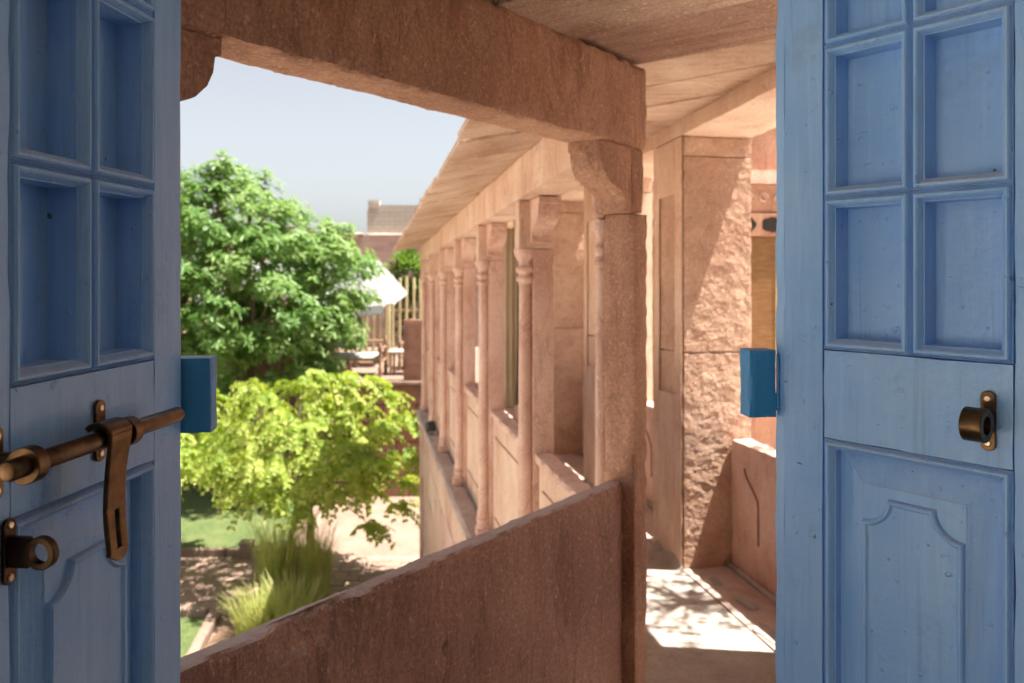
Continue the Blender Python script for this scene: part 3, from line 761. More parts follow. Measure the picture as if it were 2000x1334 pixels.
# ------------------------------------------------------------------ the blue doors
def rect_ring(mb, fn, u0, u1, z0, z1, prof):
    rows = []
    for ins, p in prof:
        rows.append([fn(u0+ins, p, z0+ins), fn(u1-ins, p, z0+ins), fn(u1-ins, p, z1-ins), fn(u0+ins, p, z1-ins)])
    vs = [v for r in rows for v in r]
    fs = [(4*k+i, 4*k+(i+1) % 4, 4*k+4+(i+1) % 4, 4*k+4+i) for k in range(len(rows)-1) for i in range(4)]
    mb.add(vs, fs)
MOULD = [(0.0, -0.012), (0.0, -0.0025), (0.0008, -0.0012), (0.0022, -0.004), (0.0036, 0.0002), (0.0052, 0.0024), (0.0072, 0.0026), (0.0092, 0.0008), (0.0118, -0.0045), (0.0130, -0.0075), (0.0140, -0.008), (0.0142, -0.043)]
def inset(poly, d):
    n = len(poly); out = []
    for i in range(n):
        p0, p1, p2 = poly[i-1], poly[i], poly[(i+1) % n]
        e1 = Vector((p1[0]-p0[0], p1[1]-p0[1])).normalized(); e2 = Vector((p2[0]-p1[0], p2[1]-p1[1])).normalized()
        n1 = Vector((-e1.y, e1.x)); n2 = Vector((-e2.y, e2.x)); b = (n1+n2)
        b = b.normalized()/max(0.5, b.normalized().dot(n1))
        out.append((p1[0]+b.x*d, p1[1]+b.y*d))
    return out
UH, UM, UF, UW = 0.061, 0.178, 0.293, 0.354          # stile, muntin, free stile, leaf width
ROWS = [CAM_Z-0.104, CAM_Z+0.105, CAM_Z+0.314, CAM_Z+0.523]
Z_LOCK0, Z_LOCK1 = CAM_Z-0.227, CAM_Z-0.104
Z_BOT, Z_TOP = 0.05, CAM_Z+0.60
def door_leaf(name, label, loc, dvec, sg):
    rot = math.atan2(dvec.y, dvec.x)
    t = thing(name, (loc.x, loc.y, 0.05), label, 'door', 'pair of open blue doors', rot)
    M = Matrix.Translation((loc.x, loc.y, 0)) @ Matrix.Rotation(rot, 4, 'Z')
    fn = lambda u, p, z: M @ Vector((u, sg*p, z))
    P = 'blue_paint'; TK = -0.055
    for a, b in ((0, UH-0.0004), (UF+0.0004, UW)):
        m = MB(); m.rbox(a, b, TK, 0, Z_BOT, Z_TOP, fn, res=(0.02, 0.02, 0.03), amp=0.0003, edge=0.0012, freq=9); m.build('stile', P, t)
    for z0, z1 in ((Z_BOT, 0.22), (Z_LOCK0+0.0004, Z_LOCK1-0.0004), (ROWS[3]+0.0004, Z_TOP)):
        m = MB(); m.rbox(UH, UF, TK, -0.0003, z0, z1, fn, res=(0.02, 0.02, 0.02), amp=0.0003, edge=0.0010, freq=9); m.build('rail', P, t)
    m = MB(); m.box(UM-0.012, UM+0.012, -0.050, -0.0125, Z_LOCK1, ROWS[3], fn); m.build('muntin', P, t)
    for z in ROWS[1:3]:
        m = MB(); m.box(UH, UF, -0.0495, -0.0128, z-0.012, z+0.012, fn); m.build('muntin', P, t)
    for a, b in ((UH, UM), (UM, UF)):
        for r in range(3):
            m = MB(); rect_ring(m, fn, a+0.0003, b-0.0003, ROWS[r]+0.0003, ROWS[r+1]-0.0003, MOULD); m.build('moulding', P, t)
            m = MB(); m.box(a+0.008, b-0.008, -0.052, -0.041, ROWS[r]+0.008, ROWS[r+1]-0.008, fn); m.build('wooden_pane', P, t)
    # lower panel: moulding, bevelled border, flat and shaped field
    m = MB(); rect_ring(m, fn, UH+0.0003, UF-0.0003, 0.22, Z_LOCK0, MOULD[:-1]+[(0.0142, -0.024)]); m.build('moulding', P, t)
    m = MB()
    a, b, c, d = UH+0.012, UF-0.012, 0.232, Z_LOCK0-0.012
    rect_ring(m, fn, a, b, c, d, [(0.0, -0.045), (0.0, -0.021), (0.004, -0.021), (0.039, -0.0085), (0.0405, -0.0075)])
    o = len(m.v)-4; m.f.append((o, o+1, o+2, o+3)); m.sm.append(False)
    pn = m.build('lower_panel', P, t)
    f0, f1, fz0, fz1 = a+0.0412, b-0.0412, c+0.0485, d-0.054
    rr = 0.033
    poly = []
    for (cx, cz, a0) in ((f0, fz0, 90), (f1, fz0, 180), (f1, fz1, 270), (f0, fz1, 360)):
        for i in range(9):
            an = R(a0-90*i/8)
            poly.append((cx+rr*math.cos(an), cz+rr*math.sin(an)))
    # corners run counter-clockwise: build straight from concave quarter arcs
    m = MB(); prof = [(0.0, -0.0078), (0.0012, -0.0025), (0.003, -0.0005), (0.0055, -0.0008), (0.0075, -0.0035), (0.0085, -0.0042)]
    n = len(poly); vs = []; fs = []
    for ins, p in prof:
        for (x, z) in inset(poly, ins): vs.append(fn(x, p, z))
    for k in range(len(prof)-1):
        for i in range(n): fs.append((k*n+i, k*n+(i+1) % n, (k+1)*n+(i+1) % n, (k+1)*n+i))
    fs.append(tuple((len(prof)-1)*n+i for i in range(n)))
    m.add(vs, fs); m.build('raised_field', P, pn)
    return t, fn
dL = Vector((-0.105, -0.9945)).normalized(); dR = Vector((0.625, -0.78)).normalized()
doorL, fL = door_leaf('door_leaf', 'left blue panelled door leaf with long brass sliding bolt', Vector((-0.428, 0.995)), dL, 1)
doorR, fR = door_leaf('door_leaf', 'right blue panelled door leaf with small brass bolt keeper', Vector((0.392, 1.110)), dR, -1)

ZB = CAM_Z-0.1685; PB = 0.034
def screw(mb, fn, u, p, z, r=0.0042):
    mb.lathe([(r, p-0.002), (r, p+0.0006), (r*0.7, p+0.0016)], lambda x, y, q: fn(u+x, q, z+y), 12)
def round_plate(u, z, w, h, n=8):
    pts = []
    for (cx, cz, a0) in ((u+w/2-w*0.45, z+h/2-w*0.45, 0), (u-w/2+w*0.45, z+h/2-w*0.45, 90), (u-w/2+w*0.45, z-h/2+w*0.45, 180), (u+w/2-w*0.45, z-h/2+w*0.45, 270)):
        for i in range(n+1):
            a = R(a0+90*i/n); pts.append((cx+w*0.45*math.cos(a), cz+w*0.45*math.sin(a)))
    return pts
def annulus(mb, fn, ro, ri, u0, u1, pc, zc, n=28):
    rows = [(ri, u0), (ro-0.0008, u0), (ro, u0+0.0008), (ro, u1-0.0008), (ro-0.0008, u1), (ri, u1)]
    vs = [fn(u, pc+r*math.cos(2*math.pi*i/n), zc+r*math.sin(2*math.pi*i/n)) for r, u in rows for i in range(n)]
    k = len(rows); fs = [(a*n+i, a*n+(i+1) % n, ((a+1) % k)*n+(i+1) % n, ((a+1) % k)*n+i) for a in range(k) for i in range(n)]
    mb.add(vs, fs, True)
def guide(door, fn, u, zc, pc, ro, ri, wid, name, wplate=0.016, hplate=0.066):
    """plate with two screws and a collar standing off it"""
    m = MB(); m.prism(round_plate(u, zc, wplate, hplate), 0.0004, 0.0042, lambda x, d, z: fn(x, d, z))
    b = m.build(name, 'bronze', door, bevel=0.0008)
    m = MB(); annulus(m, fn, ro, ri, u-wid/2, u+wid/2, pc, zc); m.build('collar', 'bronze', b)
    m = MB(); m.box(u-wid*0.36, u+wid*0.36, 0.004, pc-ri-0.001, zc-ro*0.62, zc+ro*0.62, fn); m.build('web', 'dark_bronze', b, bevel=0.002)
    for dz in (-hplate*0.37, hplate*0.37):
        m = MB(); screw(m, fn, u, 0.0042, zc+dz); m.build('screw', 'screw', b)
    return b
def bolt(door, fn):
    m = MB()
    m.lathe([(0.0045, 0.066), (0.0078, 0.0675), (0.0092, 0.071), (0.0092, 0.338), (0.0078, 0.3405), (0.0065, 0.341)], lambda x, y, q: fn(q, PB+x, ZB+y), 24)
    rod = m.build('sliding_bolt', 'bronze', door)
    # hasp: a strap forged round the rod, hanging down, with a slot for the staple
    u0 = 0.203; pz = PB+0.0105
    out = []; W0, W1, L = 0.0175, 0.0150, 0.130
    def wd(v): return W0+(W1-W0)*v - 0.0025*math.sin(math.pi*min(1, v*1.6))*0.6
    N = 18
    left = []; right = []
    for i in range(N+1):
        v = i/N; z = ZB+0.006-L*v
        hw = wd(v)
        if v > 0.93: hw *= math.sqrt(max(0.0, 1-((v-0.93)/0.075)**2))
        left.append((u0-hw, z)); right.append((u0+hw, z))
    m = MB(); th = 0.0055
    def bow(z): return 0.006*math.sin(math.pi*min(1.0, max(0.0, (ZB-z)/L)))*-1.0
    # strap as strips either side of the slot
    sz0, sz1, sw = ZB-0.112, ZB-0.072, 0.0030
    zs = [p[1] for p in left]
    zs = sorted(set(zs+[sz0, sz1]), reverse=True)
    def hw_at(z):
        v = (ZB+0.006-z)/L; h = wd(v)
        if v > 0.93: h *= math.sqrt(max(0.02, 1-((v-0.93)/0.075)**2))
        return h
    for k in range(len(zs)-1):
        za, zb = zs[k], zs[k+1]
        ha, hb = hw_at(za), hw_at(zb)
        segs = [(-ha, ha, -hb, hb)]
        if za <= sz1+1e-6 and zb >= sz0-1e-6: segs = [(-ha, -sw, -hb, -sw), (sw, ha, sw, hb)]
        for (a0, a1, b0, b1) in segs:
            vs = []
            for pp_ in (0, th):
                vs += [fn(u0+a0, pz+pp_+bow(za), za), fn(u0+a1, pz+pp_+bow(za), za), fn(u0+b1, pz+pp_+bow(zb), zb), fn(u0+b0, pz+pp_+bow(zb), zb)]
            m.add(vs, [(0, 1, 2, 3), (7, 6, 5, 4), (0, 4, 5, 1), (1, 5, 6, 2), (2, 6, 7, 3), (3, 7, 4, 0)])
    bmh = m
    # top of the strap curls over the rod
    arc = []
    for i in range(9):
        a = R(0+150*i/8); arc.append((PB+0.0165*math.cos(a), ZB+0.006+0.0125*math.sin(a)))
    inn = [(PB+(x-PB)*0.68, ZB+0.004+(z-ZB-0.006)*0.62) for x, z in arc]
    pol = arc+inn[::-1]
    bmh.prism(pol, u0-W0, u0+W0, lambda x, d, z: fn(d, x, z), smooth=False)
    h = bmh.build('hasp_strap', 'bronze', rod)
    bm2 = bmesh.new(); bm2.from_mesh(h.data); bmesh.ops.remove_doubles(bm2, verts=bm2.verts, dist=0.00005)
    bmesh.ops.recalc_face_normals(bm2, faces=bm2.faces); bm2.to_mesh(h.data); bm2.free()
    b = h.modifiers.new('bevel', 'BEVEL'); b.width = 0.0012; b.segments = 2; b.limit_method = 'ANGLE'; b.angle_limit = R(50)
bolt(doorL, fL)
guide(doorL, fL, 0.170, ZB, PB, 0.0155, 0.0095, 0.014, 'bolt_guide')
guide(doorL, fL, 0.315, ZB, PB, 0.0165, 0.0095, 0.014, 'bolt_guide')
# staple: plate with a flat eye standing out
def staple(door, fn, u, zc):
    m = MB(); m.prism(round_plate(u, zc, 0.015, 0.060), 0.0004, 0.0040, lambda x, d, z: fn(x, d, z)); b = m.build('staple_plate', 'dark_bronze', door, bevel=0.0008)
    n = 26; pc, ro, ri = 0.0345, 0.0150, 0.0092
    m = MB(); annulus(m, fn, ro, ri, u-0.004, u+0.004, pc, zc); m.build('eye', 'dark_bronze', b)
    m = MB(); m.prism([(0.0035, zc-0.014), (0.024, zc-0.0138), (0.024, zc+0.0138), (0.0035, zc+0.014)], u-0.0036, u+0.0036, lambda x, d, z: fn(d, x, z)); m.build('neck', 'dark_bronze', b, bevel=0.001)
    for dz in (-0.024, 0.024):
        m = MB(); screw(m, fn, u, 0.004, zc+dz, 0.0038); m.build('screw', 'screw', b)
staple(doorL, fL, 0.299, CAM_Z-0.252)
guide(doorR, fR, 0.268, CAM_Z-0.172, 0.038, 0.0195, 0.0108, 0.023, 'bolt_keeper', 0.016, 0.070)
# door frame with hinged stop blocks
df = thing('door_frame', WW(0.41, 0.015, 0.0), 'blue painted frame of the double doors, with hinged stop blocks', 'door frame')
m = MB(); m.rbox(0.829, 0.8905, 0.0, 0.027, 0.0, 2.335, WW, res=(0.015, 0.01, 0.03), amp=0.0006, edge=0.0014); m.build('jamb', 'blue_paint', df)
m = MB(); m.rbox(-0.0885, -0.032, 0.0, 0.027, 0.0, 2.335, WW, res=(0.015, 0.01, 0.03), amp=0.0006, edge=0.0014); m.build('jamb', 'blue_paint', df)
m = MB(); m.rbox(-0.0315, 0.8285, 0.0, 0.027, 2.287, 2.335, WW, res=0.03, amp=0.0006, edge=0.0014); m.build('head', 'blue_paint', df)
for (a0, a1, hx) in ((0.781, 0.8235, 0.8262), (-0.0285, 0.034, -0.0305)):
    m = MB(); m.rbox(a0, a1, 0.010, 0.044, CAM_Z-0.209, CAM_Z-0.110, WW, res=0.006, amp=0.0004, edge=0.0012); k = m.build('stop_block', 'blue_block', df)
    m = MB()
    for i in range(3): 
        z0 = CAM_Z-0.199+0.0275*i
        c = WW(hx, 0.012, 0); m.lathe([(0.0026, z0), (0.0026, z0+0.0268)], lambda x, y, z, c=c: Vector((c.x+x, c.y+y, z)), 10)
    m.build('hinge', 'blue_block', k)

# ------------------------------------------------------------------ foliage helpers
def leaf(mb, base, d, up, L, W, tint, fold=0.25, kind=6):
    d = d.normalized(); s = d.cross(up)
    if s.length < 1e-3: s = d.cross(Vector((1, 0, 0.2)))
    s.normalize(); n = s.cross(d)
    def P(a, b, c=0): return base+d*(a*L)+s*(b*W)+n*(c*W)
    if kind == 4:
        mb.add([P(0, 0), P(0.5, 0.5, fold), P(1, 0), P(0.5, -0.5, fold)], [(0, 1, 2), (0, 2, 3)], False, tint)
    else:
        mb.add([P(0, 0), P(0.28, 0.45, fold), P(0.72, 0.42, fold), P(1, 0, -0.1), P(0.72, -0.42, fold), P(0.28, -0.45, fold)], [(0, 1, 2, 3), (0, 3, 4, 5)], False, tint)
def rdir(): 
    while True:
        v = Vector((random.uniform(-1, 1), random.uniform(-1, 1), random.uniform(-1, 1)))
        if 0.05 < v.length < 1: return v.normalized()
def branch(mb, pts, r0, r1, n=8):
    k = len(pts); mb.tube(pts, [r0+(r1-r0)*i/(k-1) for i in range(k)], n)
def curve(a, b, bend, n=6, seed=0):
    a = Vector(a); b = Vector(b); out = []
    for i in range(n+1):
        u = i/n; p = a.lerp(b, u)+Vector(bend)*math.sin(math.pi*u)
        p += noise.noise_vector(p*1.3+Vector((seed, 0, 0)))*0.05*math.sin(math.pi*u)
        out.append(p)
    return out
def whorl(mb, p, ax, n, L, W, tone):
    """a tuft of long leaflets drooping from the end of a twig"""
    a = ax.normalized(); s = a.cross(Vector((0.3, 0.5, 0.8)));  s = s.normalized() if s.length > .01 else Vector((1, 0, 0)); t = a.cross(s)
    ph = random.uniform(0, 6.28)
    for i in range(n):
        an = ph+6.283*i/n+random.uniform(-.2, .2)
        d = s*math.cos(an)+t*math.sin(an)+a*random.uniform(-0.1, 0.45)-Vector((0, 0, random.uniform(0.05, 0.5)))
        leaf(mb, p+a*random.uniform(-0.05, 0.05), d, a, L*random.uniform(0.7, 1.15), W*random.uniform(0.8, 1.1), min(1, max(0, tone+random.uniform(-.3, .3))), 0.15, 6)

# a small tree in the inner court, out of sight past the right door, dappling the walkway floor
ctp = WC(3.0, 3.3, -1.68)
cy = thing('court_tree', ctp, 'small leafy tree in the inner court, out of sight past the right door', 'tree')
tr = MB(); lv = MB(); cc = WC(2.25, 3.62, 2.35)
branch(tr, curve(ctp, cc-Vector((0, 0, 0.35)), (0.15, 0, 0.1), 7, 2), 0.06, 0.025)
for i in range(30):
    d = rdir(); p = cc+Vector((d.x*0.62, d.y*0.62, d.z*0.40))*random.uniform(0.2, 1.0)
    branch(tr, curve(cc-Vector((0, 0, 0.3)), p, (0, 0, 0.05), 3, i), 0.012, 0.004, 4)
    for k in range(3): whorl(lv, p+rdir()*0.12, d+Vector((0, 0, 0.6)), 6, 0.075, 0.028, random.random())
tr.build('trunk', 'bark', cy); lv.build('crown', 'leaf_dark', cy, recalc=False)

# ------------------------------------------------------------------ the garden
# the garden is built small on higher ground, then enlarged about the camera
GARDEN_SCALE = 1.225; SITE_Z = GZ; GZ = -2.1
BEFORE = set(bpy.data.objects)
m = MB(); m.add([(-400, -200, GZ-0.03), (400, -200, GZ-0.03), (400, 600, GZ-0.03), (-400, 600, GZ-0.03)], [(0, 1, 2, 3)]); struct(m.build('ground', 'earth'))
def sheet(name, x0, x1, y0, y1, z, mat):
    m = MB(); nx = max(1, int((x1-x0)/0.5)); ny = max(1, int((y1-y0)/0.5))
    m.add([(x0, y0, z), (x1, y0, z), (x1, y1, z), (x0, y1, z)], [(0, 1, 2, 3)])
    return struct(m.build(name, mat))
sheet('lawn', -14, -3.15, 10.35, 14.6, GZ+0.02, 'lawn')
sheet('front_lawn', -6.5, -3.18, 5.5, 8.45, GZ+0.02, 'lawn')
sheet('courtyard', -30, 8, -25, 5.4, GZ-0.02, 'pale_paving')  # unseen sheet, added pale to throw sunlight up at arcade and bay
sheet('garden_paving', -30, 3, 5.41, 14.9, GZ-0.02, 'paver')
sheet('path_bed', -14, -0.9, 8.5, 10.3, GZ-0.012, 'mortar')
# pavers of the garden path
path = empty_struct('path', (-4, 9.4, GZ))
pv = None; PX, PY = 0.30, 0.15
protos = []
for v in range(4):
    mb = MB(); mb.box(-PX/2+0.005, PX/2-0.005, -PY/2+0.005, PY/2-0.005, -0.02, 0.0)
    me = bpy.data.meshes.new('paver'); me.from_pydata([tuple(x) for x in mb.v], [], mb.f); me.materials.append(MATS['paver']); me.update(); protos.append(me)
rows = int(1.78/PY); cnt = 0
x0p, x1p = -4.75, -1.0
for r in range(rows):
    n = int((x1p-x0p)/PX)
    for k in range(n):
        x = x0p+PX*(k+0.5*(r % 2)); y = 8.53+PY*(r+0.5)
        if cnt < 300 and x < x1p:
            o = bpy.data.objects.new('paver', protos[random.randrange(4)]); COL.objects.link(o); o.parent = path
            o.location = (x+4, y-9.4, 0.012+random.uniform(-0.003, 0.003)); o.rotation_euler = (random.uniform(-.01, .01), random.uniform(-.01, .01), random.uniform(-.012, .012)); cnt += 1
sheet('path_left', -14, x0p-0.05, 8.5, 10.3, GZ+0.008, 'paver')
def kerb(pts, label, w=0.11, h=0.09):
    t = thing('kerb', (pts[0][0], pts[0][1], GZ), label, 'kerb')
    for a, b in zip(pts[:-1], pts[1:]):
        a = Vector(a); b = Vector(b); d = (b-a); L = d.length; d.normalize(); n = max(1, int(L/0.7)); rot = math.atan2(d.y, d.x)
        for i in range(n):
            f2 = F((a.x, a.y, GZ), rot)
            m = MB(); m.rbox(L*i/n+0.004, L*(i+1)/n-0.004, -w/2, w/2, -0.05, h+random.uniform(-.004, .004), f2, res=0.06, amp=0.004, edge=0.006); m.build('kerb_stone', 'kerb_stone', t)
kerb([(-9, 10.33), (-3.10, 10.33), (-3.10, 12.6)], 'stone kerb around the far lawn')
kerb([(-9, 8.47), (-3.35, 8.47)], 'stone kerb along the near side of the garden path')
kerb([(-3.26, 8.40), (-2.95, 6.4)], 'stone kerb between the near lawn and the grass bed')
sheet('planting_bed', -3.1, -1.5, 6.0, 8.48, GZ+0.01, 'earth')
# low pillar light, bollard by the lawn
bo = thing('bollard', (-3.52, 10.2, GZ), 'small square stone bollard at the lawn corner', 'bollard')
m = MB(); m.rbox(-3.60, -3.44, 10.12, 10.28, GZ, GZ+0.20, None, res=0.04, amp=0.003, edge=0.006); m.build('block', 'kerb_stone', bo)
m = MB(); m.rbox(-3.615, -3.425, 10.105, 10.295, GZ+0.2005, GZ+0.235, None, res=0.03, amp=0.002, edge=0.006); m.build('cap', 'kerb_stone', bo)
gl = thing('garden_light', (-2.86, 8.75, GZ), 'thin garden path light beside the tall grass', 'light')
m = MB(); m.tube([(-2.86, 8.75, GZ), (-2.86, 8.75, GZ+0.27)], 0.015, 8); m.build('post', 'dark_bronze', gl)
m = MB(); m.lathe([(0.03, 0.27), (0.075, 0.285), (0.06, 0.315), (0.02, 0.33)], lambda x, y, z: Vector((-2.86+x, 8.75+y, GZ+z)), 12); m.build('lamp_head', 'dark_bronze', gl)

def big_tree(base, cx, cy, cz, rx, ry, rz, label):
    t = thing('tree', base, label, 'tree')
    b = Vector(base)
    tr = MB(); lv = MB()
    clumps = []
    tries = 0
    while len(clumps) < 125 and tries < 9000:
        tries += 1
        d = rdir(); rad = random.uniform(0.35, 1.0)**0.5
        p = Vector((cx+d.x*rx*rad, cy+d.y*ry*rad, cz+d.z*rz*rad))
        if d.z < -0.75: continue
        if all((p-c).length > 0.46 for c in clumps) and noise.noise(p*0.9) > -0.22: clumps.append(p)
    # ragged leaders that break the outline
    for (dx, dz) in ((0.05, 1.10), (-0.5, 0.98), (0.62, 0.92), (1.05, 0.72), (1.55, 0.40), (-1.3, 0.85)):
        clumps.append(Vector((cx+dx, cy-0.3, cz+rz*dz)))
    for (dx, dy, dz) in ((0.9, -0.9, -0.95), (1.35, -0.8, -0.80), (1.7, -0.6, -0.70), (0.55, -1.0, -0.80), (1.85, -0.5, -0.35), (1.2, -1.1, -0.5)):
        clumps.append(Vector((cx+dx, cy+dy, cz+rz*dz)))
    forks = []
    for k in range(5):
        an = 6.28*k/5+0.4
        e = Vector((cx+0.45*rx*math.cos(an), cy+0.45*ry*math.sin(an), cz-0.35*rz+random.uniform(-.2, .3)))
        st = b+Vector((0.28*math.cos(an), 0.28*math.sin(an), -0.05))
        branch(tr, curve(st, e, (0.1*math.cos(an), 0.1*math.sin(an), 0.1), 7, k), 0.13-0.012*k, 0.065); forks.append(e)
        e2 = Vector((cx+0.2*rx*math.cos(an+.5), cy+0.2*ry*math.sin(an+.5), cz+0.45*rz)); branch(tr, curve(e, e2, (0, 0, 0.1), 5, k+9), 0.065, 0.03); forks.append(e2)
    for i, c in enumerate(clumps):
        f = min(forks, key=lambda q: (q-c).length)
        branch(tr, curve(f, c, (0, 0, 0.12), 4, i), 0.028, 0.008, 5)
        tone = random.uniform(0.25, 0.8)
        nW = random.randint(26, 36)
        R0 = random.uniform(0.36, 0.52)
        for j in range(nW):
            d = rdir(); d.z = d.z*0.7+0.15
            p = c+Vector((d.x*R0, d.y*R0, d.z*R0*0.8))*random.uniform(0.45, 1.05)
            ax = (d*0.8+Vector((0, 0, 0.7))+(p-Vector((cx, cy, cz))).normalized()*0.5)
            whorl(lv, p, ax, random.randint(7, 9), 0.155, 0.052, tone)
    tr.build('trunk', 'bark', t); lv.build('crown', 'leaf_dark', t, recalc=False)
    return t
big_tree((-4.95, 13.5, GZ), -5.05, 13.5, 1.39, 2.42, 1.8, 1.92, 'large dark green leafy tree rising behind the yellow-green trees')

def lime_tree(base, label, group):
    t = thing('lime_green_tree', base, label, 'tree', group)
    b = Vector(base); tr = MB(); lv = MB()
    top = b+Vector((0.08, 0.05, 1.0))
    branch(tr, curve(b-Vector((0, 0, 0.05)), top, (0.04, 0, 0), 6, 3), 0.055, 0.042)
    branch(tr, curve(b+Vector((-0.05, 0.05, 0)), top+Vector((-0.1, 0.05, 0.1)), (-0.1, 0, 0), 6, 5), 0.035, 0.025)
    clumps = []; tries = 0
    while len(clumps) < 72 and tries < 20000:
        tries += 1
        d = rdir(); rad = random.uniform(0.25, 1.0)**0.45
        p = b+Vector((0.08+d.x*1.04*rad, d.y*1.08*rad, 1.68+d.z*0.83*rad))
        if d.z < -0.35 and math.hypot(d.x, d.y)*rad < 0.55: continue
        if all((p-c).length > 0.27 for c in clumps): clumps.append(p)
    for e_ in ((1.0, 0, 2.30), (0.8, 0.1, 2.45), (0.45, 0, 2.5), (1.22, 0.1, 2.0), (1.3, -0.1, 1.6), (1.25, 0, 1.2), (1.15, 0.1, 0.9), (0.9, -0.2, 0.75), (0.1, -0.1, 2.55), (-0.6, 0, 2.4)): clumps.append(b+Vector(e_))
    forks = []
    for k in range(7):
        an = 6.283*k/7+0.3
        e = b+Vector((0.55*math.cos(an), 0.55*math.sin(an), random.uniform(1.25, 1.9)))
        pts = curve(top, e, (0.06*math.cos(an), 0.06*math.sin(an), -0.05), 6, k); branch(tr, pts, 0.034, 0.016, 6); forks += pts[2:]
    for ci, c in enumerate(clumps):
        f = min(forks, key=lambda q: (q-c).length+0.4*max(0, q.z-c.z))
        branch(tr, curve(f, c, (0, 0, 0.08), 4, ci), 0.014, 0.005, 5)
        out = Vector((c.x-b.x, c.y-b.y, 0)); out = out.normalized() if out.length > .05 else rdir()
        tone = random.uniform(0.25, 0.85); a0 = math.atan2(out.y, out.x)
        for k in range(13):
            an = a0+random.gauss(0, 1.1); L = random.uniform(0.16, 0.36); rise = random.uniform(-0.02, 0.16)
            s = c+Vector((random.uniform(-.07, .07), random.uniform(-.07, .07), random.uniform(-.06, .06)))
            n = max(3, int(L/0.038)); side = Vector((-math.sin(an), math.cos(an), 0)); fw_ = Vector((math.cos(an), math.sin(an), 0))
            for j in range(n):
                u = (j+1)/n
                p = s+fw_*(L*u)+Vector((0, 0, rise*u*1.4-0.20*u*u))
                for sg in (-1, 1):
                    d = side*sg*random.uniform(0.3, 0.9)+fw_*random.uniform(0.1, 0.5)-Vector((0, 0, random.uniform(0.25, 0.95)))
                    leaf(lv, p, d, fw_+Vector((0, 0, 0.9)), random.uniform(0.045, 0.085), random.uniform(0.034, 0.054), min(1, max(0, tone+random.uniform(-.4, .4))), 0.12, 6)
    tr.build('trunk', 'bark', t); lv.build('crown', 'leaf_lime', t, recalc=False)
    return t
lt = lime_tree((-2.60, 9.45, GZ), 'bright yellow-green young tree in the middle of the garden', 'young yellow-green trees')
lt2 = copy_tree(lt); lt2.location = (-4.72, 9.9, GZ); lt2.rotation_euler = (0, 0, 2.2); lt2.scale = (0.92, 0.92, 1.0)
lt2['label'] = 'yellow-green tree mostly hidden behind the left door'

def grass_clump(loc, label, n, hgt, rad, lean=0.35, group='tall grass clumps'):
    t = thing('tall_grass', loc, label, 'grass', group)
    mb = MB()
    for i in range(n):
        a = random.uniform(0, 6.283); r = rad*random.random()**0.6*0.6
        p = Vector(loc)+Vector((r*math.cos(a), r*math.sin(a), 0))
        h = hgt*random.uniform(0.55, 1.05); l = lean*random.uniform(0.2, 1)*h
        d = Vector((math.cos(a+random.uniform(-.6, .6)), math.sin(a+random.uniform(-.6, .6)), 0)); s = Vector((-d.y, d.x, 0))*0.0055
        pts = [p, p+d*l*0.15+Vector((0, 0, h*0.45)), p+d*l*0.5+Vector((0, 0, h*0.82)), p+d*l+Vector((0, 0, h))]
        vs = []
        for k, q in enumerate(pts):
            wv = s*(1-0.28*k); vs += [q-wv, q+wv]
        mb.add(vs, [(0, 1, 3, 2), (2, 3, 5, 4), (4, 5, 7, 6)], False, random.random())
    mb.build('blades', 'grass_blade', t, recalc=False)
grass_clump((-2.68, 8.75, GZ), 'tall wispy grass clump left of the young tree trunk', 420, 1.05, 0.34)
grass_clump((-2.30, 8.85, GZ), 'tall wispy grass clump right of the young tree trunk', 380, 0.95, 0.32)
grass_clump((-2.62, 8.0, GZ), 'broad low grass clump in front, just above the parapet edge', 520, 0.50, 0.42, 0.7)
grass_clump((-2.30, 7.9, GZ), 'low grass clump beneath the young tree, at the parapet edge', 500, 0.60, 0.45, 0.6)

def shrub(loc, label, rx, rz, n, mat='leaf_shrub', group=None, trunk=0.0, L=0.12):
    t = thing('shrub', loc, label, 'shrub', group)
    b = Vector(loc); mb = MB(); st = MB()
    c = b+Vector((0, 0, trunk+rz))
    for k in range(7):
        e = c+Vector((rx*0.6*math.cos(k*.9), rx*0.6*math.sin(k*.9), random.uniform(-.4, .6)*rz)); branch(st, curve(b, e, (0, 0, 0.05), 4, k), 0.022, 0.006, 5)
    for i in range(n):
        d = rdir(); p = c+Vector((d.x*rx, d.y*rx, d.z*rz))*random.uniform(0.3, 1.05)
        leaf(mb, p, d+Vector((0, 0, -0.2)), Vector((0, 0, 1)), L*random.uniform(.7, 1.2), L*0.45, random.random(), 0.2, 6)
    st.build('stems', 'bark', t); mb.build('foliage', mat, t, recalc=False)
shrub((-3.75, 12.2, GZ), 'small round green shrub at the back corner of the lawn', 0.25, 0.2, 320, L=0.10)
shrub((-3.2, 12.7, GZ), 'low dark shrub against the board fence', 0.3, 0.25, 380, L=0.11)

# board fence behind the trees
bf = thing('board_fence', (-6.3, 14.7, GZ), 'tall brown board fence behind the big tree', 'fence')
x = -9.2
while x < -3.1:
    wv = random.uniform(0.12, 0.17); z1 = 0.12+random.uniform(-.04, .04)
    m = MB(); m.box(x, x+wv-0.012, 14.7+random.uniform(-.008, .008), 14.725, GZ-0.02, z1); m.build('board', 'fence_wood', bf); x += wv
for z in (-1.5, -0.35):
    m = MB(); m.box(-9.2, -3.1, 14.735, 14.79, z, z+0.09); m.build('rail', 'fence_wood', bf)
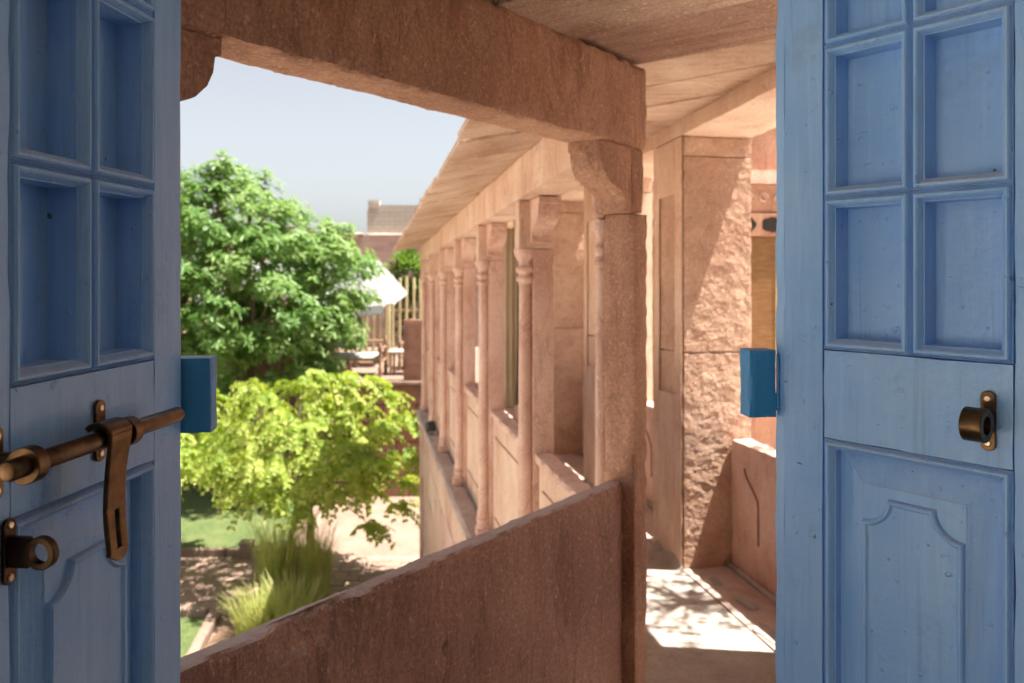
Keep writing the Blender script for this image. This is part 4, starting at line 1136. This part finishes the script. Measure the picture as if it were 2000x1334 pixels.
# terrace with its retaining wall
DK = -0.17
tw = thing('terrace_wall', (-1.5, 13.3, GZ), 'dark red retaining wall of the raised terrace behind the young tree', 'wall')
z = GZ-0.05; r = 0
while z < DK-0.1:
    h = min(0.32, DK-0.06-z); x = -3.05-0.0*(r % 2); 
    while x < 1.0:
        L = random.uniform(0.5, 0.9); 
        m = MB(); m.rbox(x+0.004, min(x+L, 1.0)-0.004, 13.1, 13.3, z+0.004, z+h-0.004, None, res=0.09, amp=0.003, edge=0.004); m.build('stone_block', 'terrace_red', tw); x += L
    z += h; r += 1
m = MB(); m.rbox(-3.08, 1.0, 13.04, 13.36, DK-0.055, DK+0.02, None, res=0.08, amp=0.004, edge=0.008); m.build('coping', 'kerb_stone', tw)
m = MB(); m.box(-3.05, 4, 13.37, 19.5, DK-0.3, DK); m.box(-9.5, -3.051, 14.8, 19.5, DK-0.3, DK); struct(m.build('terrace_floor', 'kerb_stone'))
m = MB(); m.rbox(-1.86, -1.2, 13.12, 13.30, DK+0.021, 0.90, None, res=0.06, amp=0.003, edge=0.006)
tag(m.build('terrace_pillar', 'terrace_red'), 'red stone end wall of the terrace, beside the far arcade columns', 'wall')
# bamboo screen
bs = thing('bamboo_screen', (-3.4, 17.3, DK), 'screen of upright bamboo poles at the back of the terrace', 'fence')
x = -6.2; k = 0
while x < -1.3:
    z1 = 1.60+random.uniform(-.05, .05)
    m = MB(); m.tube([(x, 17.3, DK), (x+random.uniform(-.015, .015), 17.3, z1)], 0.036, 8); m.build('pole', 'bamboo', bs); x += 0.155+random.uniform(-.01, .01)
for z in (0.05, 0.85):
    m = MB(); m.tube([(-6.2, 17.37, z), (-1.3, 17.37, z)], 0.025, 8); m.build('rail', 'bamboo', bs)
sb = thing('shrub', (-2.45, 17.9, DK), 'leafy green plant topping the bamboo screen near the eave tip', 'shrub')
mb = MB(); st = MB()
for k in range(6):
    branch(st, curve((-2.45, 17.9, DK), (-2.45+0.3*math.cos(k), 17.9+0.3*math.sin(k), 1.6+0.1*k), (0, 0, 0), 5, k), 0.03, 0.008, 5)
for i in range(900):
    d = rdir(); p = Vector((-2.42, 17.9, 1.68))+Vector((d.x*0.42, d.y*0.35, d.z*0.5))*random.uniform(0.35, 1.05)
    leaf(mb, p, d+Vector((0, 0, 0.1)), Vector((0, 0, 1)), random.uniform(0.12, 0.2), 0.07, random.random(), 0.2, 6)
for i in range(700):
    p = Vector((-2.4+random.uniform(-.5, .5), 17.9+random.uniform(-.2, .2), random.uniform(0.1, 1.3)))
    leaf(mb, p, rdir(), Vector((0, 0, 1)), random.uniform(0.1, 0.18), 0.06, random.random()*0.5, 0.2, 6)
st.build('stems', 'bark', sb); mb.build('foliage', 'leaf_shrub', sb, recalc=False)
# white awning
aw = thing('awning', (-4, 16.2, DK), 'white canvas awning stretched over the terrace', 'awning')
A, B_, C_, D_ = Vector((-6.4, 17.1, 1.98)), Vector((-2.98, 17.1, 1.99)), Vector((-2.55, 15.1, 1.04)), Vector((-6.4, 15.1, 1.04))
def cloth(mb, P00, P10, P11, P01, n=14, sagv=0.06, th=0.012):
    vs = []
    for lay in (0, 1):
        for i in range(n+1):
            for j in range(n+1):
                u, v = i/n, j/n
                p = P00.lerp(P10, u).lerp(P01.lerp(P11, u), v)
                p = p-Vector((0, 0, sagv*math.sin(math.pi*u)*math.sin(math.pi*v)+0.02*math.sin(u*17)*v)) - Vector((0, 0, th*lay))
                vs.append(p)
    N = (n+1)*(n+1); fs = []
    for lay in (0, 1):
        for i in range(n):
            for j in range(n):
                a = lay*N+i*(n+1)+j; fs.append((a, a+1, a+n+2, a+n+1))
    mb.add(vs, fs, True)
m = MB(); cloth(m, A, B_, C_, D_); m.build('canopy', 'canvas', aw, recalc=False)
m = MB(); cloth(m, B_+Vector((0.01, 0, 0)), Vector((-2.30, 17.0, 1.25)), Vector((-2.28, 15.2, 1.10)), C_+Vector((0.01, 0, 0)), sagv=0.02); m.build('side_flap', 'canvas', aw, recalc=False)
m = MB(); cloth(m, D_+Vector((0, -0.02, 0)), C_+Vector((0, -0.02, 0)), C_+Vector((0.02, -0.05, -0.16)), D_+Vector((0, -0.05, -0.16)), sagv=0.0); m.build('valance', 'canvas', aw, recalc=False)
for px, py, pz in ((-2.42, 15.12, 1.1), (-4.4, 15.12, 1.1), (-6.3, 15.12, 1.1), (-2.95, 17.05, 1.95), (-6.3, 17.05, 1.93)):
    m = MB(); m.tube([(px, py, DK), (px, py, pz)], 0.03, 8); m.build('post', 'bamboo', aw)
# terrace furniture
def post(mb, x, y, z0, z1, r=0.035):
    mb.lathe([(r, z0), (r, z0+0.1), (r*1.3, z0+0.13), (r*0.8, z0+0.18), (r, (z0+z1)/2), (r*0.8, z1-0.16), (r*1.35, z1-0.11), (r*0.9, z1-0.05), (r*0.5, z1)], lambda a, b, c: Vector((x+a, y+b, c)), 12)
def pillow(mb, c, w, h, d, tilt, rot):
    M = Matrix.Translation(c) @ Matrix.Rotation(rot, 4, 'Z') @ Matrix.Rotation(tilt, 4, 'X')
    n = 10; vs = []
    for lay in (1, -1):
        for i in range(n+1):
            for j in range(n+1):
                u, v = 2*i/n-1, 2*j/n-1
                th = d*((1-u**4)*(1-v**4))**0.6
                k = 1-0.07*(u*u*(1-v*v)+v*v*(1-u*u))
                vs.append(M @ Vector((u*w/2*k, lay*th/2, v*h/2*k)))
    N = (n+1)**2
    fs = [(l*N+i*(n+1)+j, l*N+i*(n+1)+j+1, l*N+(i+1)*(n+1)+j+1, l*N+(i+1)*(n+1)+j) for l in (0, 1) for i in range(n) for j in range(n)]
    mb.add(vs, fs, True)
def sofa(x0, x1, y0, y1, label):
    t = thing('wooden_sofa', ((x0+x1)/2, (y0+y1)/2, DK), label, 'sofa', 'wooden seats on the terrace')
    for x in (x0, x1):
        for y in (y0, y1):
            m = MB(); post(m, x, y, DK, DK+(0.70 if y == y1 else 0.62)); m.build('post', 'wood', t)
    for y, zz_ in ((y1, 0.60), (y1, 0.28), (y0, 0.26)):
        m = MB(); m.tube([(x0, y, DK+zz_), (x1, y, DK+zz_)], 0.024, 8); m.build('rail', 'wood', t)
    for x in (x0, x1):
        for zz_ in (0.50, 0.27):
            m = MB(); m.tube([(x, y0, DK+zz_), (x, y1, DK+zz_)], 0.022, 8); m.build('arm', 'wood', t)
    m = MB(); m.rbox(x0+0.04, x1-0.04, y0+0.02, y1-0.04, DK+0.285, DK+0.40, None, res=0.06, amp=0.008, edge=0.02); m.build('seat_cushion', 'cushion_white', t)
    return t
sofa(-3.35, -2.36, 13.75, 14.35, 'wooden sofa with turned posts and white cushion at the terrace edge')
sofa(-2.15, -1.1, 14.7, 15.35, 'wooden sofa with grey-blue pillows, farther back on the terrace')
sofa(-4.9, -3.9, 14.6, 15.2, 'wooden sofa at the back left of the terrace, behind the big tree')
for (px, py, rt, lab) in ((-2.10, 15.2, 0.1, 'left of two grey-blue pillows on the terrace sofa'), (-1.80, 15.22, -0.1, 'right of two grey-blue pillows on the terrace sofa')):
    m = MB(); pillow(m, Vector((px+0.16, py, DK+0.62)), 0.44, 0.42, 0.15, R(-16), rt); tag(m.build('pillow', 'cushion_grey', None, recalc=False), lab, 'pillow', 'pillows on the terrace')
def table(x, y, label):
    t = thing('low_table', (x, y, DK), label, 'table', 'tables on the terrace')
    m = MB(); m.rbox(x-0.32, x+0.32, y-0.25, y+0.25, DK+0.40, DK+0.44, None, res=0.06, amp=0.001, edge=0.004); m.build('table_top', 'cushion_white', t)
    for dx in (-0.26, 0.26):
        for dy in (-0.2, 0.2):
            m = MB(); m.tube([(x+dx, y+dy, DK), (x+dx, y+dy, DK+0.40)], 0.022, 8); m.build('leg', 'wood', t)
table(-1.95, 14.2, 'low white table beside the front sofa on the terrace')
table(-3.35, 15.4, 'low white table at the back of the terrace')
# brick buildings behind
bb = thing('brick_building', (-1, 24, GZ), 'old brick building with grey crenellated parapet behind the terrace', 'building')
m = MB(); m.box(-9.5, 6, 24, 30, GZ, 2.88); m.build('wall', 'pink_brick', bb)
m = MB(); m.box(-4.58, 6, 24.3, 30, 2.882, 3.70); m.build('upper_storey', 'grey_brick', bb)
for k in range(6):
    x = -4.56+1.62*k
    m = MB(); m.rbox(x, x+0.36, 24.27, 24.6, 3.70, 4.02+0.06*k, None, res=0.12, amp=0.006, edge=0.008); m.build('merlon', 'grey_brick', bb)
    m = MB(); m.box(x+0.362, x+1.618, 24.32, 24.55, 3.702, 3.86+0.06*k); m.build('parapet', 'grey_brick', bb)
m = MB(); m.rbox(-4.62, 6, 24.2, 24.299, 2.885, 2.96, None, res=0.15, amp=0.01, edge=0.02); m.build('string_course', 'grey_brick', bb)
m = MB(); m.rbox(-9.6, -4.63, 23.9, 24.2, 2.8815, 2.97, None, res=0.15, amp=0.01, edge=0.02); m.build('coping', 'grey_brick', bb)
for o in [o for o in bpy.data.objects if o not in BEFORE and o.parent is None]:  # enlarge the garden about the camera, moving its tree past the wing's shadow
    o.location = (o.location.x*GARDEN_SCALE, o.location.y*GARDEN_SCALE, SITE_Z+(o.location.z-GZ)*GARDEN_SCALE)
    o.scale = (o.scale.x*GARDEN_SCALE, o.scale.y*GARDEN_SCALE, o.scale.z*GARDEN_SCALE)
